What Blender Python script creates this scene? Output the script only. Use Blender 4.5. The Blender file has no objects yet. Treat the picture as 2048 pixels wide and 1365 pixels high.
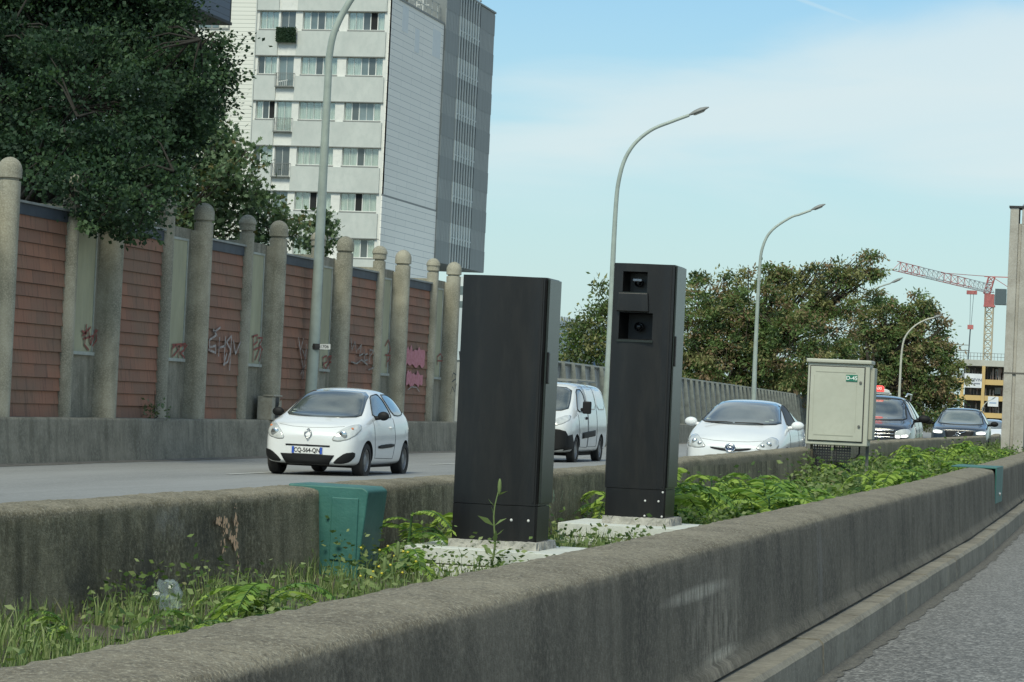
import bpy, bmesh, math, random
import numpy as np
from mathutils import Vector, Matrix
from mathutils.bvhtree import BVHTree
random.seed(7); RN = np.random.default_rng(7)
SCN = bpy.context.scene; COL = SCN.collection
K = 1.115                      # survey units -> metres
rad = math.radians
# ------------------------------------------------------------------ camera
FP = 5500.0; H = 1.3
YAW, PIT, ROL = rad(13.42), rad(1.23), rad(2.6)
_R = np.array([math.cos(YAW), math.sin(YAW), 0]); _F = np.array([-math.sin(YAW), math.cos(YAW), 0]); _Z = np.array([0, 0, 1.])
cf = math.cos(PIT)*_F + math.sin(PIT)*_Z; _U = -math.sin(PIT)*_F + math.cos(PIT)*_Z
cr = math.cos(ROL)*_R + math.sin(ROL)*_U; cu = math.cos(ROL)*_U - math.sin(ROL)*_R
CP = np.array([0, 0, H])
cam_d = bpy.data.cameras.new('camera'); cam = bpy.data.objects.new('camera', cam_d); COL.objects.link(cam)
cam_d.sensor_width = 36; cam_d.lens = FP/2048*36; cam_d.clip_start = .2; cam_d.clip_end = 6000
m = Matrix(((cr[0], cu[0], -cf[0]), (cr[1], cu[1], -cf[1]), (cr[2], cu[2], -cf[2]))).to_4x4(); m.translation = Vector(CP*K)
cam.matrix_world = m; SCN.camera = cam
def ray(x, y): return cf*FP + cr*(x-1024) + cu*(682.5-y)
def at(x, y, D): return CP + ray(x, y)*(D/FP)          # point seen at (x, y), D survey units deep
def on_x(x, y, X): d = ray(x, y); return CP + d*(X/d[0])
def on_y(x, y, Y): d = ray(x, y); return CP + d*(Y/d[1])
def on_z(x, y, Zc): d = ray(x, y); return CP + d*((Zc-H)/d[2])
# ------------------------------------------------------------------ world, sun, exposure
SUN_EL, SUN_AZ = 47, -176       # degrees; azimuth from +Y towards +X
W = bpy.data.worlds.new('World'); SCN.world = W; W.use_nodes = True
nt = W.node_tree; N = nt.nodes; L = nt.links; N.clear()
wo = N.new('ShaderNodeOutputWorld'); bg = N.new('ShaderNodeBackground'); bg.inputs[1].default_value = .1
sk = N.new('ShaderNodeTexSky'); sk.sky_type = 'NISHITA'; sk.sun_disc = False
sk.sun_elevation = rad(SUN_EL); sk.sun_rotation = rad(SUN_AZ); sk.air_density = 1.3; sk.dust_density = .7; sk.ozone_density = 2.2
tc = N.new('ShaderNodeTexCoord')
def M_(op, a, b_=None, c=None, clamp=False):
    n = N.new('ShaderNodeMath'); n.operation = op; n.use_clamp = clamp
    for i, q in enumerate((a, b_, c)):
        if q is None: continue
        if isinstance(q, (int, float)): n.inputs[i].default_value = q
        else: L.new(q, n.inputs[i])
    return n.outputs[0]
def SS(v, a, b_):
    n = N.new('ShaderNodeMapRange'); n.interpolation_type = 'SMOOTHSTEP'
    for i, q in ((0, v), (1, a), (2, b_)):
        if isinstance(q, (int, float)): n.inputs[i].default_value = q
        else: L.new(q, n.inputs[i])
    return n.outputs[0]
mp = N.new('ShaderNodeMapping'); mp.inputs['Scale'].default_value = (4, 4, 22); mp.inputs['Rotation'].default_value = (.0, -.1, 0)
n1 = N.new('ShaderNodeTexNoise'); n1.inputs['Scale'].default_value = 1.6; n1.inputs['Detail'].default_value = 8; n1.inputs['Roughness'].default_value = .5; n1.inputs['Distortion'].default_value = .6
L.new(tc.outputs['Generated'], mp.inputs[0]); L.new(mp.outputs[0], n1.inputs[0])
n2 = N.new('ShaderNodeTexNoise'); n2.inputs['Scale'].default_value = 2.3; n2.inputs['Detail'].default_value = 7; n2.inputs['Roughness'].default_value = .55; L.new(tc.outputs['Generated'], n2.inputs[0])
sx = N.new('ShaderNodeSeparateXYZ'); L.new(tc.outputs['Generated'], sx.inputs[0]); dx, dz = sx.outputs[0], sx.outputs[2]
wz = M_('ADD', dz, M_('MULTIPLY', M_('SUBTRACT', n1.outputs[0], .5), .06))
topz = M_('ADD', .152, M_('MULTIPLY', M_('ADD', dx, .05), .26))
band = M_('MULTIPLY', SS(wz, .062, .104), M_('SUBTRACT', 1, SS(wz, M_('SUBTRACT', topz, .012), M_('ADD', topz, .014))))
band = M_('MULTIPLY', band, M_('ADD', .62, M_('MULTIPLY', n1.outputs[0], .55)))
high = M_('MULTIPLY', SS(n2.outputs[0], .42, .66), SS(dz, .2, .34))
td = M_('ABSOLUTE', M_('SUBTRACT', M_('ADD', dz, M_('MULTIPLY', M_('ADD', dx, .1351), .3397)), .1489))
trail = M_('MULTIPLY', M_('SUBTRACT', 1, SS(td, .0002, .0011)), M_('MULTIPLY', M_('SUBTRACT', 1, SS(dx, -.112, -.09)), M_('MULTIPLY', SS(dx, -.3, -.2), M_('GREATER_THAN', sx.outputs[1], 0))))
band = M_('MAXIMUM', band, M_('MULTIPLY', trail, .30))
cover = M_('MAXIMUM', M_('MULTIPLY', band, .85), M_('MULTIPLY', high, .85), clamp=True)
hs = N.new('ShaderNodeMix'); hs.data_type = 'RGBA'; hs.blend_type = 'MULTIPLY'; hs.inputs[0].default_value = 1
hs.inputs[7].default_value = (.66, .96, 1.16, 1); L.new(sk.outputs[0], hs.inputs[6])
# low haze band: lifts the lowest sky toward pale cyan
mr = N.new('ShaderNodeMapRange'); mr.inputs[1].default_value = -.02; mr.inputs[2].default_value = .16; mr.inputs[3].default_value = .9; mr.inputs[4].default_value = .12
L.new(sx.outputs[2], mr.inputs[0])
hz = N.new('ShaderNodeMix'); hz.data_type = 'RGBA'; hz.inputs[7].default_value = (5.6, 7.15, 7.35, 1)
L.new(mr.outputs[0], hz.inputs[0]); L.new(hs.outputs[2], hz.inputs[6])
cl = N.new('ShaderNodeMix'); cl.data_type = 'RGBA'; cl.inputs[7].default_value = (6.5, 7.5, 7.65, 1)
L.new(cover, cl.inputs[0]); L.new(hz.outputs[2], cl.inputs[6])
L.new(cl.outputs[2], bg.inputs[0]); L.new(bg.outputs[0], wo.inputs[0])
sl = bpy.data.lights.new('sun', 'SUN'); sl.energy = 2.7; sl.angle = rad(20); sl.color = (1, .965, .76)
so = bpy.data.objects.new('sun', sl); COL.objects.link(so)
sd = Vector((math.sin(rad(SUN_AZ))*math.cos(rad(SUN_EL)), math.cos(rad(SUN_AZ))*math.cos(rad(SUN_EL)), math.sin(rad(SUN_EL))))
so.rotation_euler = (-sd).to_track_quat('-Z', 'Y').to_euler(); so.location = (0, 0, 60)
SCN.view_settings.view_transform = 'Standard'; SCN.view_settings.look = 'None'; SCN.view_settings.exposure = .16; SCN.view_settings.gamma = 1
# ------------------------------------------------------------------ materials
MT = {}
def mat(name, c, rough=.7, c2=None, scale=3, metal=0, stretch=(1, 1, 1), bump=0, bscale=40, detail=5, lo=.35, hi=.65, c3=None, s3=20, f3=.5, emit=None, estr=1, spec=.5, coat=0):
    if name in MT: return MT[name]
    M = bpy.data.materials.new(name); MT[name] = M; M.use_nodes = True
    t = M.node_tree; b = t.nodes['Principled BSDF']
    b.inputs['Base Color'].default_value = (*c, 1); b.inputs['Roughness'].default_value = rough; b.inputs['Metallic'].default_value = metal
    b.inputs['Specular IOR Level'].default_value = spec; b.inputs['Coat Weight'].default_value = coat; b.inputs['Coat Roughness'].default_value = .08
    if emit: b.inputs['Emission Color'].default_value = (*emit, 1); b.inputs['Emission Strength'].default_value = estr
    if c2 or bump:
        tcn = t.nodes.new('ShaderNodeTexCoord'); mpn = t.nodes.new('ShaderNodeMapping'); mpn.inputs['Scale'].default_value = stretch
        t.links.new(tcn.outputs['Object'], mpn.inputs[0])
    if c2:
        nz = t.nodes.new('ShaderNodeTexNoise'); nz.inputs['Scale'].default_value = scale; nz.inputs['Detail'].default_value = detail; nz.inputs['Roughness'].default_value = .6
        r = t.nodes.new('ShaderNodeMapRange'); r.inputs[1].default_value = lo; r.inputs[2].default_value = hi
        x = t.nodes.new('ShaderNodeMix'); x.data_type = 'RGBA'; x.inputs[6].default_value = (*c, 1); x.inputs[7].default_value = (*c2, 1)
        t.links.new(mpn.outputs[0], nz.inputs[0]); t.links.new(nz.outputs[0], r.inputs[0]); t.links.new(r.outputs[0], x.inputs[0])
        out = x.outputs[2]
        if c3:
            n3 = t.nodes.new('ShaderNodeTexNoise'); n3.inputs['Scale'].default_value = s3; n3.inputs['Detail'].default_value = 4; n3.inputs['Roughness'].default_value = .7
            r3 = t.nodes.new('ShaderNodeMapRange'); r3.inputs[1].default_value = .45; r3.inputs[2].default_value = .68; r3.inputs[4].default_value = f3
            x3 = t.nodes.new('ShaderNodeMix'); x3.data_type = 'RGBA'; x3.inputs[7].default_value = (*c3, 1)
            t.links.new(mpn.outputs[0], n3.inputs[0]); t.links.new(n3.outputs[0], r3.inputs[0]); t.links.new(r3.outputs[0], x3.inputs[0]); t.links.new(out, x3.inputs[6]); out = x3.outputs[2]
        t.links.new(out, b.inputs['Base Color'])
    if bump:
        nb = t.nodes.new('ShaderNodeTexNoise'); nb.inputs['Scale'].default_value = bscale; nb.inputs['Detail'].default_value = 4; nb.inputs['Roughness'].default_value = .65
        bm_ = t.nodes.new('ShaderNodeBump'); bm_.inputs['Strength'].default_value = bump; bm_.inputs['Distance'].default_value = .02
        t.links.new(mpn.outputs[0], nb.inputs[0]); t.links.new(nb.outputs[0], bm_.inputs['Height']); t.links.new(bm_.outputs[0], b.inputs['Normal'])
    return M
def leafmat(name, c, c2, scale=1.2):
    M = mat(name, c, .6, c2, scale, detail=3, spec=.2); t = M.node_tree; b = t.nodes['Principled BSDF']; o = t.nodes['Material Output']
    tr = t.nodes.new('ShaderNodeBsdfTranslucent'); mx = t.nodes.new('ShaderNodeMixShader'); mx.inputs[0].default_value = .25
    tr.inputs[0].default_value = (c2[0]*1.3, c2[1]*1.5, c2[2]*.7, 1)
    t.links.new(b.outputs[0], mx.inputs[1]); t.links.new(tr.outputs[0], mx.inputs[2]); t.links.new(mx.outputs[0], o.inputs[0]); return M
def thinglass(name, tint=(.9, .95, .95), f=.25):
    M = bpy.data.materials.new(name); MT[name] = M; M.use_nodes = True; t = M.node_tree; t.nodes.clear()
    o = t.nodes.new('ShaderNodeOutputMaterial'); a = t.nodes.new('ShaderNodeBsdfTransparent'); a.inputs[0].default_value = (*tint, 1)
    g = t.nodes.new('ShaderNodeBsdfGlossy'); g.inputs['Roughness'].default_value = .04; x = t.nodes.new('ShaderNodeMixShader'); x.inputs[0].default_value = f
    t.links.new(a.outputs[0], x.inputs[1]); t.links.new(g.outputs[0], x.inputs[2]); t.links.new(x.outputs[0], o.inputs[0]); return M
# ------------------------------------------------------------------ mesh builder
class MB:
    def __init__(s): s.v = []; s.f = []; s.m = []; s.mi = 0
    def mat(s, i): s.mi = i; return s
    def add(s, vs, fs):
        o = len(s.v); s.v += [tuple(map(float, p)) for p in vs]
        for q in fs: s.f.append(tuple(i+o for i in q)); s.m.append(s.mi)
        return s
    def box(s, x0, x1, y0, y1, z0, z1):
        return s.add([(x0, y0, z0), (x1, y0, z0), (x1, y1, z0), (x0, y1, z0), (x0, y0, z1), (x1, y0, z1), (x1, y1, z1), (x0, y1, z1)],
                     [(0, 3, 2, 1), (4, 5, 6, 7), (0, 1, 5, 4), (1, 2, 6, 5), (2, 3, 7, 6), (3, 0, 4, 7)])
    def quad(s, a, b, c, d): return s.add([a, b, c, d], [(0, 1, 2, 3)])
    def tube(s, pts, r, n=8, cap=True):
        pts = [Vector(p) for p in pts]; rs = r if hasattr(r, '__len__') else [r]*len(pts); vs = []; fs = []
        up = Vector((0, 0, 1))
        for i, p in enumerate(pts):
            d = (pts[min(i+1, len(pts)-1)]-pts[max(i-1, 0)]).normalized()
            a = d.cross(up);  a = d.cross(Vector((1, 0, 0))) if a.length < .05 else a
            if i and a.dot(pa) < 0: a = -a
            pa = a; a = a.normalized(); b = d.cross(a)
            for k in range(n):
                t = 2*math.pi*k/n; vs.append(p+(a*math.cos(t)+b*math.sin(t))*rs[i])
        for i in range(len(pts)-1):
            for k in range(n): fs.append((i*n+k, i*n+(k+1) % n, (i+1)*n+(k+1) % n, (i+1)*n+k))
        if cap: fs += [tuple(range(n))[::-1], tuple((len(pts)-1)*n+k for k in range(n))]
        return s.add(vs, fs)
    def lathe(s, prof, n=20, c=(0, 0, 0), axis='z'):
        vs = []; fs = []
        for r, z in prof:
            for k in range(n):
                t = 2*math.pi*k/n; p = (r*math.cos(t), r*math.sin(t), z)
                if axis == 'x': p = (z, p[0], p[1])
                if axis == 'y': p = (p[0], z, p[1])
                vs.append((p[0]+c[0], p[1]+c[1], p[2]+c[2]))
        for i in range(len(prof)-1):
            for k in range(n): fs.append((i*n+k, i*n+(k+1) % n, (i+1)*n+(k+1) % n, (i+1)*n+k))
        return s.add(vs, fs)
    def prism(s, poly, p0, ax_u, ax_v, d):          # polygon in a plane, extruded by vector d
        n = len(poly); p0 = Vector(p0); u = Vector(ax_u); v = Vector(ax_v); d = Vector(d)
        a = [p0+u*x+v*y for x, y in poly]; b = [q+d for q in a]
        return s.add(a+b, [tuple(range(n))[::-1], tuple(range(n, 2*n))]+[(i, (i+1) % n, n+(i+1) % n, n+i) for i in range(n)])
    def ellip(s, c, r, n=14, m_=8):
        vs = [(c[0], c[1], c[2]-r[2])]
        for i in range(1, m_):
            t = math.pi*i/m_-math.pi/2
            for k in range(n): a = 2*math.pi*k/n; vs.append((c[0]+r[0]*math.cos(t)*math.cos(a), c[1]+r[1]*math.cos(t)*math.sin(a), c[2]+r[2]*math.sin(t)))
        vs.append((c[0], c[1], c[2]+r[2])); fs = [(0, 1+(k+1) % n, 1+k) for k in range(n)]
        for i in range(m_-2):
            for k in range(n): fs.append((1+i*n+k, 1+i*n+(k+1) % n, 1+(i+1)*n+(k+1) % n, 1+(i+1)*n+k))
        l = len(vs)-1; o = 1+(m_-2)*n; fs += [(o+k, o+(k+1) % n, l) for k in range(n)]
        return s.add(vs, fs)
    def build(s, name, mats, parent=None, smooth=False, sc=None, bevel=0):
        me = bpy.data.meshes.new(name); sc = K if sc is None else sc
        root = parent
        while root is not None and root.parent is not None: root = root.parent
        off = np.array(root.location) if root is not None else np.zeros(3)
        V = np.array(s.v)*sc-off
        me.from_pydata(V.tolist(), [], s.f)
        for M in (mats if isinstance(mats, (list, tuple)) else [mats]): me.materials.append(M)
        me.polygons.foreach_set('material_index', s.m)
        if smooth is True: me.polygons.foreach_set('use_smooth', [True]*len(me.polygons))
        me.update(); o = bpy.data.objects.new(name, me); COL.objects.link(o)
        if parent is not None: o.parent = parent
        if smooth == 'auto':
            me.polygons.foreach_set('use_smooth', [True]*len(me.polygons))
            bmm = bmesh.new(); bmm.from_mesh(me)
            bmesh.ops.remove_doubles(bmm, verts=bmm.verts, dist=1e-5)
            for e in bmm.edges:
                if len(e.link_faces) == 2 and e.calc_face_angle(0) > rad(35): e.smooth = False
            bmm.to_mesh(me); bmm.free()
        if bevel:
            b = o.modifiers.new('b', 'BEVEL'); b.width = bevel; b.segments = 2; b.limit_method = 'ANGLE'; b.angle_limit = rad(40)
            me.polygons.foreach_set('use_smooth', [True]*len(me.polygons)); w = o.modifiers.new('w', 'WEIGHTED_NORMAL')
        return o
def tag(o, label=None, cat=None, group=None, kind=None):
    if label: o['label'] = label
    if cat: o['category'] = cat
    if group: o['group'] = group
    if kind: o['kind'] = kind
    return o
def thing(name, loc, label, cat, group=None, sc=None):
    o = bpy.data.objects.new(name, None); COL.objects.link(o); o.location = Vector(loc)*(K if sc is None else sc); o.empty_display_size = .2
    return tag(o, label, cat, group)
def struct(o): o['kind'] = 'structure'; return o
def dup(o, parent=None):
    c = o.copy(); COL.objects.link(c); c.parent = parent
    for ch in list(o.children): dup(ch, c)
    return c
def text_mesh(body, size, thick=.002, bold=0):
    cu_ = bpy.data.curves.new('t', 'FONT'); cu_.body = body; cu_.size = size; cu_.extrude = thick; cu_.align_x = 'CENTER'; cu_.align_y = 'CENTER'; cu_.offset = bold
    o = bpy.data.objects.new('t', cu_); COL.objects.link(o); bpy.context.view_layer.update()
    me = bpy.data.meshes.new_from_object(o.evaluated_get(bpy.context.evaluated_depsgraph_get()))
    bpy.data.objects.remove(o); return me
def text_part(name, body, size, origin, ux, uy, M, parent, sc=None, squash=1, bold=0):   # text on the plane origin + ux*x + uy*y
    me = text_mesh(body, size, bold=bold); me.name = name; sc = K if sc is None else sc
    o0 = Vector(origin); ux = Vector(ux).normalized(); uy = Vector(uy).normalized(); uz = ux.cross(uy)
    root = parent
    while root is not None and root.parent is not None: root = root.parent
    off = root.location if root is not None else Vector()
    for v in me.vertices: v.co = (o0+ux*v.co.x*squash+uy*v.co.y+uz*v.co.z)*sc-off
    me.materials.clear(); me.materials.append(M)
    o = bpy.data.objects.new(name, me); COL.objects.link(o); o.parent = parent; return o
def interp(y, tab):
    for (a, va), (b, vb) in zip(tab, tab[1:]):
        if y <= b: t = max(0, (y-a)/(b-a)); return va+(vb-va)*t
    return tab[-1][1]
def fbm(x, y, s=0):
    return (math.sin(x*1.7+s)*math.cos(y*2.3-s*.7)+.5*math.sin(x*4.1-1.3*s+y*3.7)+.27*math.sin(x*9.7+y*8.1+s*2)+.15*math.sin(x*23+s)*math.cos(y*19+2*s))/1.9
# ================================================================== ground, roads, barriers
m_soil = mat('soil', (.10, .085, .06), .95, (.05, .045, .03), 6, bump=.5)
m_far = mat('far_ground', (.09, .10, .07), .95, (.13, .12, .09), .2)
def asphalt(name, c, c2, agg, aggc, wear=.0):
    M = mat(name, c, .85, c2, .35, stretch=(2.2, .25, 1), detail=6)
    t = M.node_tree; b = t.nodes['Principled BSDF']; src = b.inputs['Base Color'].links[0].from_socket
    tcn = t.nodes.new('ShaderNodeTexCoord'); v = t.nodes.new('ShaderNodeTexVoronoi'); v.inputs['Scale'].default_value = agg; v.inputs['Randomness'].default_value = 1
    t.links.new(tcn.outputs['Object'], v.inputs[0])
    sp = t.nodes.new('ShaderNodeSeparateColor'); t.links.new(v.outputs['Color'], sp.inputs[0])
    r = t.nodes.new('ShaderNodeMapRange'); r.inputs[1].default_value = .45; r.inputs[2].default_value = 1.0; r.inputs[4].default_value = .55; t.links.new(sp.outputs[0], r.inputs[0])
    x = t.nodes.new('ShaderNodeMix'); x.data_type = 'RGBA'; x.inputs[7].default_value = (*aggc, 1)
    t.links.new(r.outputs[0], x.inputs[0]); t.links.new(src, x.inputs[6]); t.links.new(x.outputs[2], b.inputs['Base Color'])
    bp = t.nodes.new('ShaderNodeBump'); bp.inputs['Strength'].default_value = .5; bp.inputs['Distance'].default_value = .01
    t.links.new(v.outputs['Distance'], bp.inputs['Height']); t.links.new(bp.outputs[0], b.inputs['Normal']); return M
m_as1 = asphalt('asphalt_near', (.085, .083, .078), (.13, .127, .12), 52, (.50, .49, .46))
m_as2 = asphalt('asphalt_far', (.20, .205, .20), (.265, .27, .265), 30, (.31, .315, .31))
RZT = [(0, 0), (24, 0), (27, .028), (37, .075), (47, .135), (60, .148), (90, .12), (150, 0)]
def RZ(y): return interp(y, RZT)            # the median side of the road rises gently here
def soilz(x, y): return .24+RZ(y)*min(1, max(0, (-2.2-x)/2.5))
XF = [(0, -4.7), (62, -4.7), (90, -5.2), (150, -8.5), (300, -26), (700, -80)]   # far barrier face
XN = [(0, -1.81), (26, -1.81), (33, -1.9), (47, -2.1), (80, -2.9), (150, -5.6), (300, -18), (700, -70)]             # near barrier face
XW = [(0, -16.8), (66, -16.82), (85, -17.0), (120, -17.8), (160, -19.3), (300, -30), (700, -90)]                   # foot of the outer parapet
b = MB(); b.box(-1500, 1500, -200, 3000, -1.2, -.35); struct(b.build('ground', m_far))
ys = list(range(-20, 120, 3))+list(range(120, 700, 20))
b = MB()
for a, c in zip(ys, ys[1:]):
    rows = []
    for y in (a, c):
        w, f_ = interp(y, XW)-.3, interp(y, XF)-.2
        rows.append([(w, y, 0), (-13.3+(w+17.1), y, 0), (f_, y, .085+RZ(y))])
    for i in range(2): b.quad(rows[0][i], rows[0][i+1], rows[1][i+1], rows[1][i])
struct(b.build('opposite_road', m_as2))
b = MB()
for a, c in zip(ys, ys[1:]):
    xa, xc = interp(a, XN), interp(c, XN); b.quad((xa-.1, a, 0), (xa+16, a, 0), (xc+16, c, 0), (xc-.1, c, 0))
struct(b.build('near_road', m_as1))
m_white = mat('road_paint', (.62, .63, .6), .7, (.42, .43, .41), 9)
b = MB()
def roadz(x, y=0): return 0 if x < -13.3 else (x+13.3)/(8.5)*(.085+RZ(y))
for x0, ph in ((-13.63, 5.05), (-9.6, 0)):
    for k in range(0, 30):
        y0 = ph+22.2+k*13/K*1.0; y1 = y0+3/K; xx = x0+(interp(y0, XW)+16.9)
        z = roadz(xx, y0)+.005; z1_ = roadz(xx, y1)+.005; b.quad((xx-.06, y0, z), (xx+.06, y0, z+.0026), (xx+.06, y1, z1_+.0026), (xx-.06, y1, z1_))
struct(b.build('lane_markings', m_white))
# gutter of dirt along the outer parapet
m_grit = mat('gutter_grit', (.12, .115, .1), .95, (.2, .19, .17), 8, stretch=(1, .3, 1), c3=(.06, .055, .05), s3=14, f3=.8, bump=.6)
b = MB()
for a in range(20, 110, 1):
    w0, w1 = interp(a, XW), interp(a+1, XW); g0 = .42+.12*fbm(a*.6, 3); g1 = .42+.12*fbm(a*.6+.6, 3)
    b.quad((w0-.1, a, .012), (w0+g0, a, .004), (w1+g1, a+1, .004), (w1-.1, a+1, .012))
struct(b.build('gutter', m_grit))
# median soil
b = MB(); yy = np.concatenate([np.arange(-4, 60, .5), np.arange(60, 700, 10)])
for a, c in zip(yy, yy[1:]):
    r0 = []; r1 = []
    for y, r in ((a, r0), (c, r1)):
        for k in range(7):
            t = k/6; x = interp(y, XF)-.15+(interp(y, XN)-.2-(interp(y, XF)-.15))*t; r.append((x, y, soilz(x, y)+.035*fbm(x*2, y*1.4)+(.03 if k in (0, 6) else 0)))
    for i in range(6): b.quad(r0[i], r0[i+1], r1[i+1], r1[i])
struct(b.build('median_soil', m_soil, smooth=True))

def conc(name, c, c2, c3, sv=1.0, bumpv=.8, streak=.5):
    """weathered concrete: blotches + fine aggregate + vertical run-off streaks"""
    M = mat(name, c, .9, c2, 1.6, detail=8, lo=.38, hi=.62, c3=c3, s3=26*sv, f3=.7, bump=bumpv, bscale=60*sv)
    t = M.node_tree; b = t.nodes['Principled BSDF']; src = b.inputs['Base Color'].links[0].from_socket
    tcn = t.nodes.new('ShaderNodeTexCoord'); mpn = t.nodes.new('ShaderNodeMapping'); mpn.inputs['Scale'].default_value = (.4, 4, .55)
    nz = t.nodes.new('ShaderNodeTexNoise'); nz.inputs['Scale'].default_value = 1.5; nz.inputs['Detail'].default_value = 6
    r = t.nodes.new('ShaderNodeMapRange'); r.inputs[1].default_value = .48; r.inputs[2].default_value = .7; r.inputs[4].default_value = streak
    x = t.nodes.new('ShaderNodeMix'); x.data_type = 'RGBA'; x.inputs[7].default_value = (c2[0]*.55, c2[1]*.55, c2[2]*.5, 1)
    t.links.new(tcn.outputs['Object'], mpn.inputs[0]); t.links.new(mpn.outputs[0], nz.inputs[0]); t.links.new(nz.outputs[0], r.inputs[0]); t.links.new(r.outputs[0], x.inputs[0])
    t.links.new(src, x.inputs[6]); t.links.new(x.outputs[2], b.inputs['Base Color']); return M
def stain(M, cy, cz, ry, rz, col, sy=14, sz=2, amt=.6, thr=.45):
    """lime bloom / scuffed patch with a place of its own on the wall (object coordinates, metres)"""
    t = M.node_tree; b = t.nodes['Principled BSDF']; src = b.inputs['Base Color'].links[0].from_socket
    tcn = t.nodes.new('ShaderNodeTexCoord'); s = t.nodes.new('ShaderNodeSeparateXYZ'); t.links.new(tcn.outputs['Object'], s.inputs[0])
    def mth(op, a, bb=None):
        n = t.nodes.new('ShaderNodeMath'); n.operation = op
        for i, q in enumerate((a, bb)):
            if q is None: continue
            if isinstance(q, (int, float)): n.inputs[i].default_value = q
            else: t.links.new(q, n.inputs[i])
        return n.outputs[0]
    dy = mth('DIVIDE', mth('SUBTRACT', s.outputs[1], cy), ry); dz = mth('DIVIDE', mth('SUBTRACT', s.outputs[2], cz), rz)
    d = mth('SQRT', mth('ADD', mth('MULTIPLY', dy, dy), mth('MULTIPLY', dz, dz)))
    mpn = t.nodes.new('ShaderNodeMapping'); mpn.inputs['Scale'].default_value = (1, sy, sz); t.links.new(tcn.outputs['Object'], mpn.inputs[0])
    nz = t.nodes.new('ShaderNodeTexNoise'); nz.inputs['Scale'].default_value = 1; nz.inputs['Detail'].default_value = 8; nz.inputs['Roughness'].default_value = .75; t.links.new(mpn.outputs[0], nz.inputs[0])
    r = t.nodes.new('ShaderNodeMapRange'); r.inputs[1].default_value = .5; r.inputs[2].default_value = 1.15; r.inputs[3].default_value = 1; r.inputs[4].default_value = 0; t.links.new(d, r.inputs[0])
    r2 = t.nodes.new('ShaderNodeMapRange'); r2.inputs[1].default_value = thr; r2.inputs[2].default_value = thr+.2; r2.inputs[4].default_value = amt; t.links.new(nz.outputs[0], r2.inputs[0])
    x = t.nodes.new('ShaderNodeMix'); x.data_type = 'RGBA'; x.inputs[7].default_value = (*col, 1)
    t.links.new(mth('MULTIPLY', r.outputs[0], r2.outputs[0]), x.inputs[0]); t.links.new(src, x.inputs[6]); t.links.new(x.outputs[2], b.inputs['Base Color'])
m_top0 = conc('concrete_top', (.36, .315, .25), (.24, .20, .15), (.50, .45, .37), 1.6, 1.0, .0)
m_face = conc('concrete_sooty', (.155, .138, .105), (.08, .071, .053), (.25, .225, .175), 1.3, .7, .45)
m_faceF = conc('concrete_mossy', (.27, .24, .15), (.105, .093, .052), (.44, .40, .27), 1.2, .9, .7)
m_kerb = conc('kerb_concrete', (.25, .23, .185), (.155, .14, .11), (.33, .31, .25), 1, .5, .35)
P = on_x(1432, 1250, -1.79)*K; stain(m_face, P[1], P[2], .85, .30, (.38, .34, .27), 9, 3, .75, .42)
P = on_x(1400, 1195, -1.79)*K; stain(m_face, P[1], P[2]+.02, .9, .035, (.50, .46, .38), 22, 3, .9, .38)
P = on_x(1440, 1305, -1.79)*K; stain(m_face, P[1], P[2], .5, .03, (.48, .44, .36), 18, 3, .9, .40)
P = on_x(1640, 1130, -1.79)*K; stain(m_face, P[1], P[2], .16, .34, (.30, .29, .27), 40, 1, .8, .46)
P = on_x(300, 1120, -4.7)*K; stain(m_faceF, P[1], P[2], 2.5, .4, (.045, .045, .035), 2, 2, .7, .42)
P = on_x(345, 1040, -4.7)*K; stain(m_faceF, P[1], P[2], .3, .12, (.36, .35, .31), 6, 5, .6, .45)
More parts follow.
